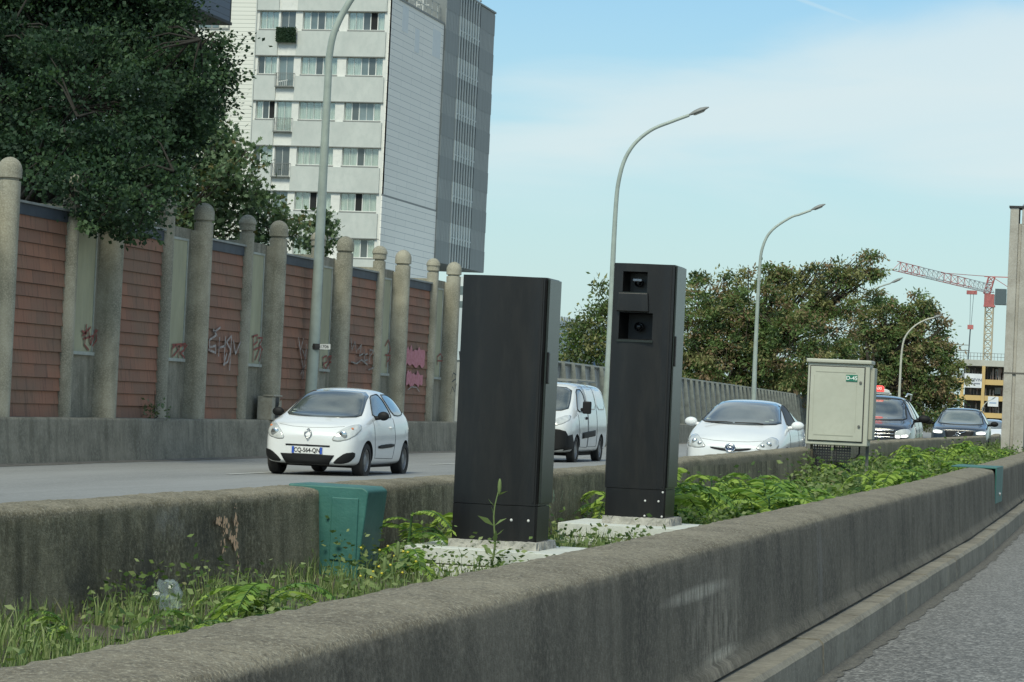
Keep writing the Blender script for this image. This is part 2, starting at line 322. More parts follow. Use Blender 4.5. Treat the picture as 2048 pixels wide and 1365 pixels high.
def capped(M, top, zt, wob=.05):
    """the weathered, rain-washed top of a sooty wall: ragged lower edge at height zt (m)"""
    t = M.node_tree; b = t.nodes['Principled BSDF']; src = b.inputs['Base Color'].links[0].from_socket
    def nd(tp, **k):
        n = t.nodes.new(tp)
        for q, v in k.items(): n.inputs[q].default_value = v
        return n
    tcn = nd('ShaderNodeTexCoord'); s = nd('ShaderNodeSeparateXYZ'); t.links.new(tcn.outputs['Object'], s.inputs[0])
    nz = nd('ShaderNodeTexNoise', Scale=7, Detail=8, Roughness=.7); t.links.new(tcn.outputs['Object'], nz.inputs[0])
    m1 = nd('ShaderNodeMath'); m1.operation = 'MULTIPLY_ADD'; m1.inputs[1].default_value = wob; t.links.new(nz.outputs[0], m1.inputs[0]); t.links.new(s.outputs[2], m1.inputs[2])
    r = nd('ShaderNodeMapRange'); r.inputs[1].default_value = zt+wob*.5-.008; r.inputs[2].default_value = zt+wob*.5+.008; t.links.new(m1.outputs[0], r.inputs[0])
    cols = top; n1_ = nd('ShaderNodeTexNoise', Scale=2.2, Detail=9, Roughness=.7); t.links.new(tcn.outputs['Object'], n1_.inputs[0])
    r1 = nd('ShaderNodeMapRange'); r1.inputs[1].default_value = .38; r1.inputs[2].default_value = .62; t.links.new(n1_.outputs[0], r1.inputs[0])
    x1 = nd('ShaderNodeMix'); x1.data_type = 'RGBA'; x1.inputs[6].default_value = (*cols[0], 1); x1.inputs[7].default_value = (*cols[1], 1); t.links.new(r1.outputs[0], x1.inputs[0])
    out = x1.outputs[2]
    for sc_, lo, hi, amt, col in ((70, .5, .62, .75, cols[2]), (34, .54, .66, .7, cols[3])):
        v = nd('ShaderNodeTexNoise', Scale=sc_, Detail=3, Roughness=.8); t.links.new(tcn.outputs['Object'], v.inputs[0])
        rr = nd('ShaderNodeMapRange'); rr.inputs[1].default_value = lo; rr.inputs[2].default_value = hi; rr.inputs[4].default_value = amt; t.links.new(v.outputs[0], rr.inputs[0])
        x2 = nd('ShaderNodeMix'); x2.data_type = 'RGBA'; x2.inputs[7].default_value = (*col, 1); t.links.new(rr.outputs[0], x2.inputs[0]); t.links.new(out, x2.inputs[6]); out = x2.outputs[2]
    x = nd('ShaderNodeMix'); x.data_type = 'RGBA'; t.links.new(r.outputs[0], x.inputs[0]); t.links.new(src, x.inputs[6]); t.links.new(out, x.inputs[7]); t.links.new(x.outputs[2], b.inputs['Base Color'])
capped(m_face, [(.235, .205, .145), (.14, .118, .08), (.40, .365, .275), (.07, .06, .042)], .715*K, .03)
capped(m_faceF, [(.27, .235, .16), (.15, .13, .08), (.42, .38, .29), (.085, .075, .045)], .700*K, .07)
def barrier(name, prof, xtab, y0, y1, split, mats, rough, label, cat, seed, rise=0):
    """prof: (dx, z) from road-side foot round the top; split: index after which the weathered top starts/ends"""
    ys = []; y = y0
    while y < y1: ys.append(y); y += .045 if y < 16 else .08 if y < 36 else .35 if y < 110 else 6
    ys.append(y1); b = MB(); n = len(prof); V = []
    for y in ys:
        x0 = interp(y, xtab)
        for k, (dx, z) in enumerate(prof):
            z = z+rise*RZ(y)*min(1, max(0, z/.3))
            r = rough*(1.0 if split[0] <= k <= split[1] else .45)
            e = r*(.7*fbm(y*2.1, k*.5, seed)+.3*fbm(y*9, k*1.7, seed+2))+ (r*.45*random.uniform(-1, 1) if split[0]-1 <= k <= split[1]+1 else r*.12*random.uniform(-1, 1))
            V.append((x0+dx+e*(.6 if k < n/2 else -.6), y, z+(e if split[0] <= k <= split[1] else 0)))
    fs = []; ms = []
    for i in range(len(ys)-1):
        for k in range(n-1): fs.append((i*n+k, (i+1)*n+k, (i+1)*n+k+1, i*n+k+1)); ms.append(0 if not (split[0]-1 <= k <= split[1]) else 1)
    b.v = V; b.f = fs; b.m = ms; o = b.build(name, mats, smooth=True); return tag(o, label, cat)
profN = [(.075, .20), (.06, .235), (.035, .246), (.03, .28), (.018, .48), (.010, .60), (.002, .69), (-.003, .712), (-.014, .730), (-.035, .740), (-.12, .75), (-.20, .752), (-.28, .75), (-.335, .742), (-.36, .72), (-.375, .68), (-.39, .45), (-.40, .15)]
near_b = barrier('concrete_barrier', profN, XN, -3, 700, (7, 14), [m_face, m_face], .006, 'long sooty concrete barrier in the foreground beside the near road', 'barrier', 1, .2)
profF = [(.03, .15), (.02, .35), (.01, .5), (.0, .66), (-.002, .712), (-.01, .730), (-.03, .742), (-.1, .75), (-.18, .752), (-.25, .745), (-.285, .72), (-.3, .66), (-.31, .4), (-.33, .1)]
far_b = barrier('concrete_barrier', profF, XF, 5, 700, (4, 10), [m_faceF, m_faceF], .008, 'mossy brown concrete barrier behind the two dark cabinets, on the far side of the median', 'barrier', 5, 1.0)
# kerb stones below the near barrier
b = MB(); y = 2.0; i = 0
while y < 60:
    l = 1.0/K*1.0; x0 = interp(y, XN); x1 = interp(y+l, XN); g = .0025; j = .003*random.uniform(-1, 1); z = .185+.004*random.uniform(-1, 1)
    P_ = [(.02, z), (.185+j, z), (.205+j, z-.022), (.215+j, -.01)]
    A = [(x0+dx, y+g, zz) for dx, zz in P_]; B = [(x1+dx, y+l-g, zz) for dx, zz in P_]
    n = 4; b.add(A+B, [(k, k+1, n+k+1, n+k) for k in range(3)]+[(0, 1, 2, 3)[::-1], (4, 5, 6, 7)])
    y += l
struct(b.build('kerb', m_kerb))
b = MB()
for a in np.arange(2, 60, .12):
    x0, x1 = interp(a, XN), interp(a+.12, XN); w0 = .30+.035*fbm(a*2.2, 1)+.02*fbm(a*9, 4); w1 = .30+.035*fbm((a+.12)*2.2, 1)+.02*fbm((a+.12)*9, 4)
    b.quad((x0+.1, a, .02), (x0+w0, a, .004), (x1+w1, a+.12, .004), (x1+.1, a+.12, .02))
struct(b.build('road_grit', mat('road_grit', (.06, .058, .052), .95, (.11, .105, .095), 14, c3=(.3, .28, .22), s3=60, f3=.5, bump=.8)))
# paint marks on the far barrier face
def ribbon(b, pts, w, X, off=.006, plane='x'):
    """flat stroke through pixel points on the plane x = X"""
    Q = [Vector(on_x(px, py, X)) for px, py in pts]
    for a, c in zip(Q, Q[1:]):
        d = (c-a); d.x = 0
        if d.length < 1e-4: continue
        d.normalize(); nrm = Vector((0, -d.z, d.y))*w/2; e = d*w*.3
        b.quad((X+off, a.y-e.y+nrm.y, a.z-e.z+nrm.z), (X+off, c.y+e.y+nrm.y, c.z+e.z+nrm.z), (X+off, c.y+e.y-nrm.y, c.z+e.z-nrm.z), (X+off, a.y-e.y-nrm.y, a.z-e.z-nrm.z)); off += .0004
def splat(b, pts, w, X):
    """worn paint: many small ragged flakes along a traced stroke"""
    Q = [Vector(on_x(px, py, X)) for px, py in pts]; off = .005
    for a, c in zip(Q, Q[1:]):
        n = max(4, int((c-a).length/.009))
        for i in range(n):
            if random.random() < .22: continue
            p = a.lerp(c, i/n); s = w*random.uniform(.15, .42); cy, cz = p.y+random.uniform(-.5, .5)*w, p.z+random.uniform(-.3, .3)*w; off += .00001; m_ = 6; r0 = random.random()*6
            ring = [(X+off, cy+s*random.uniform(.5, 1.1)*math.cos(r0+q*6.283/m_), cz+s*random.uniform(.5, 1.2)*math.sin(r0+q*6.283/m_)) for q in range(m_)]
            b.add(ring, [tuple(range(m_))])
m_or = mat('faded_orange_paint', (.80, .50, .30), .9, (.36, .29, .19), 34, lo=.52, hi=.72, detail=7)
b = MB()
for pts, w in (([(428, 1043), (455, 1047)], .05), ([(446, 1040), (447, 1105)], .03), ([(469, 1008), (472, 1040), (474, 1150)], .03), ([(452, 1062), (462, 1078), (474, 1092)], .05), ([(468, 1030), (474, 1060)], .05), ([(441, 1085), (446, 1110)], .03)):
    splat(b, pts, w*1.1, -4.68)
o = b.build('paint_mark', m_or, far_b); o['label'] = 'faded orange paint mark like an arrow'
m_gp = mat('pale_green_paint', (.42, .50, .33), .9, (.2, .24, .15), 20, lo=.4, hi=.6)
b = MB()
for x, y0, y1, w in ((1101, 985, 1090, .02), (1107, 983, 1010, .05), (1113, 985, 1040, .015), (1120, 975, 1060, .02), (1124, 980, 1000, .04), (1137, 986, 1050, .02), (1142, 984, 1040, .02), (1149, 985, 1045, .025), (1154, 990, 1035, .014)):
    splat(b, [(x, y0), (x-2, y1)], w*1.1, -4.68)
o = b.build('paint_drip', m_gp, far_b); o['label'] = 'pale green paint dripping down the face'
# green steel covers over the joints of the barriers
m_gr = mat('green_paint', (.028, .12, .10), .55, (.045, .16, .135), 5, bump=.15, c3=(.02, .10, .09), s3=3, f3=.6)
t = thing('barrier_cover', (-4.7, 16, .24), 'green painted steel hood folded over the mossy barrier, left of the first dark cabinet', 'cover')
P0 = on_x(642, 975, -4.69); y0 = P0[1]; y1 = y0+.40
b = MB(); prof = [(-.20, .764), (.25, .762), (.285, .74), (.235, .22), (-.0, .22)]
sh = [(x_, z_) for x_, z_ in prof]
b.prism(sh, (-4.69, y0, 0), (1, 0, 0), (0, 0, 1), (0, .40, 0)); b.build('hood', m_gr, t, bevel=.012)
b = MB(); b.box(-4.62, -4.46, y0-.012, y0+.003, .34, .70); b.build('raised_panel', m_gr, t, bevel=.008)
t = thing('barrier_cover', (-1.9, 31.9, .75), 'narrow green steel strap bent over the foreground barrier at the right edge of the photo', 'cover')
P0 = on_x(1990, 939, -1.88); y0 = P0[1]
b = MB(); xs_ = interp(y0+1.9, XN)+.012; xs_ = interp(y0+.1, XN)+.012; b.box(xs_-.5, xs_+.018, y0, y0+1.3, .762, .778); b.box(xs_+.003, xs_+.018, y0, y0+1.3, .36, .763); b.build('strap', m_gr, t, bevel=.004)
b = MB(); b.lathe([(0, .02), (.02, .018), (.024, 0)], 10, (xs_+.018, y0+.65, .46), 'x'); b.build('bolt', mat('bolt_steel', (.5, .5, .48), .4, metal=.6), t)
# ================================================================== outer parapet and the brick noise wall
m_par = conc('parapet_concrete', (.27, .25, .195), (.16, .15, .115), (.34, .32, .26), .7, .4, .5)
profW = [(.03, -.02), (.01, .12), (-.01, .2), (-.03, .5), (-.04, .66), (-.05, .70), (-.12, .705), (-.4, .705), (-.43, .68), (-.45, -.1)]
par = barrier('concrete_parapet', profW, XW, 15, 700, (5, 7), [m_par, m_par], .004, 'low grey concrete parapet along the foot of the brick-red tiled noise wall', 'parapet', 9)
m_pil = conc('pillar_concrete', (.37, .35, .275), (.225, .215, .165), (.50, .48, .39), 1.6, .7, .35)
m_wallc = conc('wall_concrete', (.30, .28, .225), (.18, .17, .13), (.38, .36, .29), 1, .5, .6)
m_frame = mat('niche_frame_metal', (.42, .45, .41), .5, (.3, .32, .29), 6)
m_niche = mat('niche_panel', (.44, .43, .29), .8, (.35, .34, .23), 1.3, stretch=(1, 2, .5), c3=(.28, .29, .24), s3=7, f3=.3)
m_dark = mat('dark_metal', (.03, .03, .03), .6)
m_slate = mat('slate_blue_band', (.055, .07, .09), .6, (.035, .045, .06), 3)
m_cope = mat('coping_metal', (.28, .30, .28), .5, (.2, .21, .2), 5)
def tilemat():
    M = mat('terracotta_tile', (.2, .09, .07), .85, bump=.35, bscale=30); t = M.node_tree; b = t.nodes['Principled BSDF']
    tcn = [n for n in t.nodes if n.type == 'TEX_COORD'][0]
    s = t.nodes.new('ShaderNodeSeparateXYZ'); c = t.nodes.new('ShaderNodeCombineXYZ'); t.links.new(tcn.outputs['Object'], s.inputs[0])
    zz = t.nodes.new('ShaderNodeMath'); zz.operation = 'SUBTRACT'; zz.inputs[1].default_value = .1115; t.links.new(s.outputs[2], zz.inputs[0]); t.links.new(s.outputs[1], c.inputs[0]); t.links.new(zz.outputs[0], c.inputs[1])
    br = t.nodes.new('ShaderNodeTexBrick'); br.inputs['Color1'].default_value = (.34, .16, .10, 1); br.inputs['Color2'].default_value = (.25, .132, .09, 1)
    br.inputs['Mortar'].default_value = (.04, .025, .02, 1); br.inputs['Scale'].default_value = 1; br.inputs['Brick Width'].default_value = .56; br.inputs['Row Height'].default_value = .2312
    br.inputs['Mortar Size'].default_value = .0035; br.inputs['Mortar Smooth'].default_value = .4; br.inputs['Bias'].default_value = .1; br.offset = .5
    t.links.new(c.outputs[0], br.inputs[0])
    nz = t.nodes.new('ShaderNodeTexNoise'); nz.inputs['Scale'].default_value = 1.1; nz.inputs['Detail'].default_value = 6; t.links.new(tcn.outputs['Object'], nz.inputs[0])
    r = t.nodes.new('ShaderNodeMapRange'); r.inputs[1].default_value = .42; r.inputs[2].default_value = .66; r.inputs[4].default_value = .6; t.links.new(nz.outputs[0], r.inputs[0])
    x = t.nodes.new('ShaderNodeMix'); x.data_type = 'RGBA'; x.inputs[7].default_value = (.21, .145, .10, 1); t.links.new(r.outputs[0], x.inputs[0]); t.links.new(br.outputs[0], x.inputs[6])
    mp2 = t.nodes.new('ShaderNodeMapping'); mp2.inputs['Scale'].default_value = (1, 7, .8); t.links.new(tcn.outputs['Object'], mp2.inputs[0])
    n2 = t.nodes.new('ShaderNodeTexNoise'); n2.inputs['Scale'].default_value = 2; n2.inputs['Detail'].default_value = 5; t.links.new(mp2.outputs[0], n2.inputs[0])
    r2 = t.nodes.new('ShaderNodeMapRange'); r2.inputs[1].default_value = .55; r2.inputs[2].default_value = .75; r2.inputs[4].default_value = .45; t.links.new(n2.outputs[0], r2.inputs[0])
    x2 = t.nodes.new('ShaderNodeMix'); x2.data_type = 'RGBA'; x2.inputs[7].default_value = (.055, .04, .036, 1); t.links.new(r2.outputs[0], x2.inputs[0]); t.links.new(x.outputs[2], x2.inputs[6])
    t.links.new(x2.outputs[2], b.inputs['Base Color']); return M
m_tile = tilemat()
YB = [v*.991 for v in (25.4, 29.9, 34.3, 38.8, 43.15, 47.5, 51.85, 56.4, 61.0, 65.65)]; ZT = 3.94
nw = thing('noise_wall', (-17.4, 52, .6), 'tall brick-red tiled noise wall with grey round-topped concrete pillars and green niches', 'noise wall')
def pillar(y, r, x):
    b = MB(); prof = [(r, .70), (r, 4.25), (r-.03, 4.262), (r-.03, 4.29), (r+.012, 4.302), (r+.012, 4.42)]
    b.lathe(prof, 24, (x, y, 0))
    b.box(x-.38, x-.02, y-r*.98, y+r*.98, .69, 4.1)
    p = b.build('pillar', m_pil, nw, smooth='auto')
    b = MB(); R_ = max(r+.012, .172); b.lathe([(R_, 4.42)]+[(R_*math.cos(a), 4.42+R_*1.05*math.sin(a)) for a in np.linspace(.15, 1.5, 8)]+[(.001, 4.42+R_*1.06)], 24, (x, y, 0)); b.build('pillar_cap', m_pil, p, smooth=True)
panels = []
for i, yb in enumerate(YB):
    pillar(yb, .175, -17.06)
    if i == 0: continue
    ya = yb-1.66; pillar(ya, .14, -17.14)
    # niche between the slim and the thick pillar
    b = MB(); b.box(-17.75, -17.235, ya+.12, yb-.1, .4, 4.12)
    b.build('niche_wall', m_wallc, nw)
    y0, y1 = ya+.22, yb-.34
    b = MB(); x0, x1 = -17.235, -17.205
    b.box(x0, x1, y0, y0+.035, 1.78, 3.92); b.box(x0, x1, y1-.035, y1, 1.78, 3.92); b.box(x0, x1+.002, y0, y1, 3.89, 3.93); b.box(x0, x1+.03, y0-.02, y1+.02, 1.72, 1.775)
    f = b.build('niche_frame', m_frame, nw)
    b = MB(); b.box(-17.235, -17.222, y0+.035, y1-.035, 1.775, 3.89); b.build('niche_panel', m_niche, f)
    # tiled panel from the previous thick pillar
    y0, y1 = YB[i-1]+.15, ya-.12
    b = MB(); nrow = 15; z0 = .70; dz = (ZT-.13-z0)/nrow
    for k in range(nrow):
        za = z0+k*dz; zb = za+dz; xa, xb = -17.135, -17.165; rx = random.uniform(-.004, .004)
        n = 1
        for q in range(n):
            ya_, yb_ = y0+(y1-y0)*q/n+.0015, y0+(y1-y0)*(q+1)/n-.0015; e = random.uniform(-.006, .006)+rx
            b.add([(xa+e, ya_, za), (xa+e, yb_, za), (xb+e, yb_, zb), (xb+e, ya_, zb), (-17.2, ya_, za), (-17.2, yb_, za)], [(0, 1, 2, 3), (5, 1, 0, 4)])
    pn = b.build('tiled_panel', m_tile, nw); panels.append(pn)
    b = MB(); b.box(-17.75, -17.2, y0-.1, y1+.08, .4, ZT); b.build('backing', m_wallc, nw)
    b = MB(); b.box(-17.22, -17.13, y0-.03, y1+.02, ZT-.135, ZT+.04); s_ = b.build('top_band', m_slate, nw)
    b = MB(); b.box(-17.8, -17.09, y0-.03, y1+.02, ZT+.04, ZT+.075); b.build('coping', m_cope, s_)
b = MB(); b.box(-17.85, -17.4, 24, 66.0, -.3, .7); b.build('footing', m_wallc, nw)
# graffiti, sprayed strokes in pixel tracings laid on the wall plane
def sprayed(name, c, c2): return mat(name, c, .9, c2, 9, detail=6, lo=.4, hi=.66)
g_red = sprayed('sprayed_red', (.33, .09, .075), (.22, .12, .095)); g_wh = sprayed('sprayed_white', (.42, .40, .38), (.25, .17, .15)); g_pk = sprayed('sprayed_pink', (.56, .24, .28), (.45, .17, .18)); g_bk = sprayed('sprayed_black', (.04, .05, .055), (.10, .105, .10))
g_pa = sprayed('sprayed_grey', (.30, .29, .27), (.17, .13, .115))
def graf(M, strokes, X, w, lab, off=.012):
    b = MB()
    for s in strokes: ribbon(b, s, w, X, off)
    o = b.build('graffiti', M, nw); o['label'] = lab; return o
XP, XN_, XB = -17.118, -17.212, -16.87
graf(g_red, [[(164, 672), (180, 655)], [(172, 650), (168, 690), (176, 700)], [(166, 678), (185, 672)], [(176, 660), (180, 690)], [(180, 690), (190, 660), (192, 680), (184, 692)], [(196, 656), (194, 690)], [(190, 665), (200, 655), (203, 668), (194, 676), (204, 692)], [(163, 662), (172, 668)]], XN_, .035, 'red scribbled tag')
graf(g_red, [[(343, 718), (343, 700)], [(343, 698), (352, 690), (356, 700), (346, 712)], [(356, 716), (358, 692)], [(358, 694), (366, 690), (368, 700), (360, 706), (368, 716)], [(344, 690), (370, 688)], [(366, 700), (373, 690)]], XN_, .035, 'red looping tag')
S = [[(430, 672), (418, 680), (418, 695), (430, 692), (430, 706), (416, 700)], [(426, 660), (433, 672)], [(438, 676), (436, 712)], [(450, 674), (447, 720)], [(437, 696), (450, 692)], [(462, 672), (452, 684), (460, 700), (454, 724), (446, 730), (452, 708)], [(462, 676), (458, 740)], [(466, 682), (470, 708), (480, 684)], [(440, 655), (428, 664)]]
graf(g_wh, S, XP, .042, 'white angular tag on the tiles')
graf(g_red, [[(505, 724), (506, 672)], [(504, 674), (514, 670), (514, 684), (507, 690)], [(516, 676), (524, 676), (518, 690), (524, 700)], [(508, 700), (520, 694), (510, 720)], [(522, 700), (518, 722)]], XN_, .035, 'red tag with long legs')
graf(g_wh, [[(596, 676), (600, 700), (606, 678)], [(604, 700), (610, 718), (612, 700)], [(597, 690), (606, 740)], [(612, 690), (604, 758)], [(610, 730), (600, 750)]], XP, .03, 'thin white tag')
graf(g_red, [[(646, 740), (645, 716), (652, 712), (654, 724), (646, 728), (652, 744)], [(657, 740), (656, 714), (663, 712)], [(657, 726), (662, 724)], [(648, 746), (664, 710)]], XN_, .035, 'small red tag')
graf(g_pa, [[(701, 676), (703, 700), (709, 684), (712, 704)], [(715, 700), (722, 690), (718, 712), (725, 708)], [(728, 700), (728, 722), (735, 720)], [(728, 710), (734, 708)], [(738, 724), (739, 700), (746, 702), (740, 712)], [(702, 724), (712, 728), (722, 720), (734, 730)], [(746, 726), (748, 706)], [(736, 740), (746, 736), (752, 724)]], XP, .035, 'pale grey sprayed lettering')
graf(g_red, [[(770, 692), (776, 680), (780, 700), (774, 712), (772, 734)], [(770, 710), (780, 712)], [(774, 724), (779, 716), (779, 730)]], XN_, .035, 'red loop tag')
for (x0, y0, x1, y1) in ((812, 699, 848, 729), (812, 746, 844, 768)):
    b = MB(); q0, q1 = on_x(x0, y0, XP), on_x(x1, y1, XP); zt_, zb_ = q0[2], on_x(x0, y1, XP)[2]; n = 12; up = []; dn = []
    for k in range(n+1):
        yy_ = q0[1]+(q1[1]-q0[1])*k/n; up.append((XP+.014, yy_, zt_+random.uniform(-.05, .03)+(.09 if k in (1, 3, 8) else 0))); dn.append((XP+.014, yy_, zb_+random.uniform(-.07, .03)))
    b.add(up+dn, [(k, k+1, n+2+k, n+1+k) for k in range(n)]); o = b.build('graffiti', g_pk, nw); o['label'] = 'pink painted block on the last tiled panel'
graf(g_wh, [[(815, 780), (822, 774), (832, 775), (838, 784)]], XP, .025, 'thin white arc')
graf(g_red, [[(874, 730), (874, 714), (880, 708), (884, 716)], [(874, 722), (884, 722)]], XN_, .035, 'red arch tag')
graf(g_bk, [[(903, 755), (906, 746), (911, 750)], [(903, 764), (911, 758)], [(900, 788), (904, 774), (908, 784), (912, 768)]], XB, .03, 'black tag on the last round pillar')
# shrub growing out of the wall foot handled with the plants
# electrical box at the foot of the wall
m_ebox = mat('stained_box', (.42, .40, .33), .7, (.3, .28, .22), 3, c3=(.2, .18, .14), s3=9, f3=.6)
P0 = on_x(532, 838, -16.93); t = thing('electrical_box', (-16.93, P0[1], .7), 'small stained beige electrical box with a torn open cover, left of the small hatchback', 'electrical box')
b = MB(); y0 = P0[1]; b.box(-17.12, -16.82, y0, y0+.42, .705, 1.16); b.build('casing', m_ebox, t, bevel=.01)
b = MB(); b.box(-17.0, -16.78, y0-.03, y0+.5, 1.16, 1.19); b.build('lid', m_ebox, t, bevel=.006)
b = MB(); b.box(-16.819, -16.812, y0+.2, y0+.4, .74, 1.15); b.build('opening', m_dark, t)
b = MB(); b.prism([(0, 0), (.16, .02), (.17, .2), (.1, .3), (.03, .24)], (-16.80, y0+.24, .80), (0, 1, 0), (.15, 0, 1), (.01, 0, 0)); b.build('torn_cover', m_ebox, t)
# ================================================================== leaning steel fence beyond the brick wall
m_fen = mat('weathered_fence_panel', (.44, .45, .42), .7, (.26, .265, .25), 2.2, stretch=(1, 2, .5), c3=(.13, .14, .13), s3=6, f3=.6)
m_fenp = mat('fence_steel', (.20, .22, .20), .6, (.13, .14, .13), 4)
fn = thing('steel_fence', (-17.2, 95, .7), 'grey panelled steel fence leaning outwards with ribs, beyond the brick wall', 'fence')
y = 67.2; px_ = None; b = MB(); posts = MB(); k = 0; zt = 2.48; ln = .24
while y < 160:
    x = interp(y, XW)-.28; zt_ = zt-(y-67)*.0028
    if px_ is not None:
        b.quad((px_, py_, .72), (x, y, .72), (x-ln, y, zt_), (px_-ln, py_, zt_))
        b.quad((px_-.05, py_, .72), (px_-ln-.05, py_, zt_), (x-ln-.05, y, zt_), (x-.05, y, .72))
    posts_b = MB(); posts_b.prism([(0, 0), (.17, 0), (.17, .02), (.02, .02), (.02, .06), (0, .06)], (x+.02, y, .68), (1, 0, 0), (0, 1, 0), (-ln, 0, zt_-.68+.06)); posts_b.build('post', m_fenp, fn)
    px_, py_ = x, y; y += 1.5; k += 1
b.build('panels', m_fen, fn)
b = MB(); b.tube([(interp(q, XW)-.28-ln+.04, q, zt-(q-67)*.0028+.02) for q in np.arange(67.2, 160, 5)], .055, 4); b.build('top_rail', m_fenp, fn)
g_bl = sprayed('sprayed_blue', (.08, .17, .30), (.2, .24, .27))
b = MB()
for px0, py0 in ((1134, 738), (1188, 742)):
    for k in range(6):
        P_ = on_x(px0+random.uniform(-4, 4), py0+random.uniform(-8, 8), -17.9); b.add([(P_[0]+.03, P_[1]-.25, P_[2]-.2), (P_[0]+.03, P_[1]+.2, P_[2]-.25), (P_[0]-.06, P_[1]+.3, P_[2]+.25)], [(0, 1, 2)])
o = b.build('graffiti', g_bl, fn); o['label'] = 'blue sprayed patches'
# ================================================================== street lamps
m_pole = mat('lamp_paint', (.36, .42, .38), .5, (.29, .34, .31), 3)
m_pole2 = mat('lamp_paint_pale', (.50, .50, .42), .5, (.42, .42, .36), 3)
m_head = mat('lamp_housing', (.22, .23, .22), .5); m_lens = mat('lamp_lens', (.45, .46, .42), .25)
def lamp(D, base_px, top_pts, rb, label, pole_m=m_pole, lean=0, zbase=.69, plate=False, grp='tall curved street lamps along the outer parapet'):
    """top_pts: traced pixels of pole and arm from the straight pole to the tip of the head, all at depth D"""
    pts = [Vector(at(px, py, D)) for px, py in top_pts]
    p0 = Vector(at(*base_px, D)); base = Vector((p0.x, p0.y, zbase)); d = (pts[0]-p0)
    base = p0-(d/d.z)*(p0.z-zbase); 
    t = thing('street_lamp', base, label, 'street lamp', grp)
    arm_end = pts[-2]; path = [base, p0]+pts[:-1]
    # smooth the arm with a Catmull-Rom pass
    sm = [path[0], path[1]]
    for i in range(1, len(path)-1):
        a, b_, c, d_ = path[i-1], path[i], path[i+1], path[min(i+2, len(path)-1)]
        for s in np.linspace(0, 1, 6)[1:]:
            sm.append(.5*((2*b_)+(-a+c)*s+(2*a-5*b_+4*c-d_)*s*s+(-a+3*b_-3*c+d_)*s**3))
    n = len(sm); zmax = sm[-1].z
    rs = [rb*(1-.55*min(1, (p.z-base.z)/(zmax-base.z)))for p in sm]
    b = MB(); b.tube(sm, rs, 12); b.lathe([(rb*2.2, 0), (rb*2.2, .04), (rb*1.3, .06)], 12, tuple(base)); pole = b.build('pole', pole_m, t, smooth='auto')
    a, e = pts[-2], pts[-1]; dv = (e-a); l = dv.length; dv.normalize(); side = dv.cross(Vector((0, 0, 1))).normalized(); up = side.cross(dv).normalized()
    b = MB(); vs = []; fs = []; prof = [(-.05, .035, .03), (.08, .06, .05), (.3, .13, .085), (.6, .15, .095), (.85, .10, .06), (1.0, .03, .02)]
    for s, w, h in prof:
        for k in range(12):
            q = 2*math.pi*k/12; hh = h*(1.0 if math.sin(q) > 0 else .55); vs.append(a+dv*(s*l)+side*(w*math.cos(q))+up*(hh*math.sin(q)))
    for i in range(len(prof)-1):
        for k in range(12): fs.append((i*12+k, i*12+(k+1) % 12, (i+1)*12+(k+1) % 12, (i+1)*12+k))
    fs += [tuple(range(12))[::-1], tuple(range(60, 72))]; b.add(vs, fs); h = b.build('lamp_head', m_head, t, smooth=True)
    b = MB(); c = a+dv*(.5*l)-up*.045; q = MB(); b.add([c+dv*(x*l*.3)+side*(y*.1)-up*(.03 if z else 0) for x, y, z in ((-1, -1, 0), (1, -1, 0), (1, 1, 0), (-1, 1, 0), (-.7, -.6, 1), (.7, -.6, 1), (.7, .6, 1), (-.7, .6, 1))], [(0, 1, 5, 4), (1, 2, 6, 5), (2, 3, 7, 6), (3, 0, 4, 7), (4, 5, 6, 7)]); b.build('lamp_lens', m_lens, h)
    if plate:
        b = MB(); c = Vector(at(634, 694, D)); b.lathe([(.14, -.06), (.145, 0), (.14, .06)], 12, (c.x-.0, c.y, c.z)); b.build('clamp', m_dark, t)
        ux = Vector(cr); uy = Vector((0, 0, 1)); b = MB(); c2 = c+ux*.11-Vector(cf)*.12
        b.prism([(-.07, -.055), (.17, -.055), (.17, .055), (-.07, .055)], c2, ux, uy, Vector(cf)*.01); pl = b.build('number_plate', mat('white_sign', (.72, .73, .70), .5), t)
        text_part('plate_number', '1706', .09, c2+ux*.05-Vector(cf)*.003, ux, uy, m_dark, pl)
        b = MB(); c3 = Vector(at(627, 770, D)); 
    return t
lamp(56, (621, 790), [(633, 600), (655, 180), (659, 110), (672, 55), (707, -8), (745, -50), (785, -78), (900, -140), (960, -168)], .125, 'nearest grey street lamp pole, in front of the brick wall, arm leaving the photo', plate=True)
lamp(86, (1212, 800), [(1218, 700), (1230, 440), (1240, 350), (1262, 297), (1300, 262), (1345, 243), (1378, 231), (1418, 215)], .115, 'curved grey street lamp rising behind the dark cabinet with openings')
lamp(121, (1507, 810), [(1511, 700), (1519, 540), (1527, 490), (1545, 460), (1580, 436), (1600, 429), (1622, 421), (1651, 409)], .115, 'curved grey street lamp rising behind the roof of the white low saloon')
lamp(172, (1692, 800), [(1703, 680), (1709, 630), (1722, 600), (1742, 583), (1762, 573), (1781, 567), (1806, 556)], .11, 'curved grey street lamp half hidden in the trees, just left of the crane jib')
lamp(163, (1796, 850), [(1800, 760), (1804, 700), (1812, 672), (1830, 652), (1852, 640), (1868, 636), (1883, 631)], .095, 'pale beige street lamp standing behind the taxi', m_pole2)
lamp(330, (1880, 850), [(1884, 780), (1888, 740), (1894, 722), (1899, 714), (1916, 705)], .12, 'distant street lamp head poking out of the tree beside the building site')
lamp(420, (1962, 850), [(1964, 825), (1967, 812), (1976, 803), (1983, 800), (1992, 794)], .12, 'distant pale street lamp in front of the building site, above the dark blue car', m_pole2)
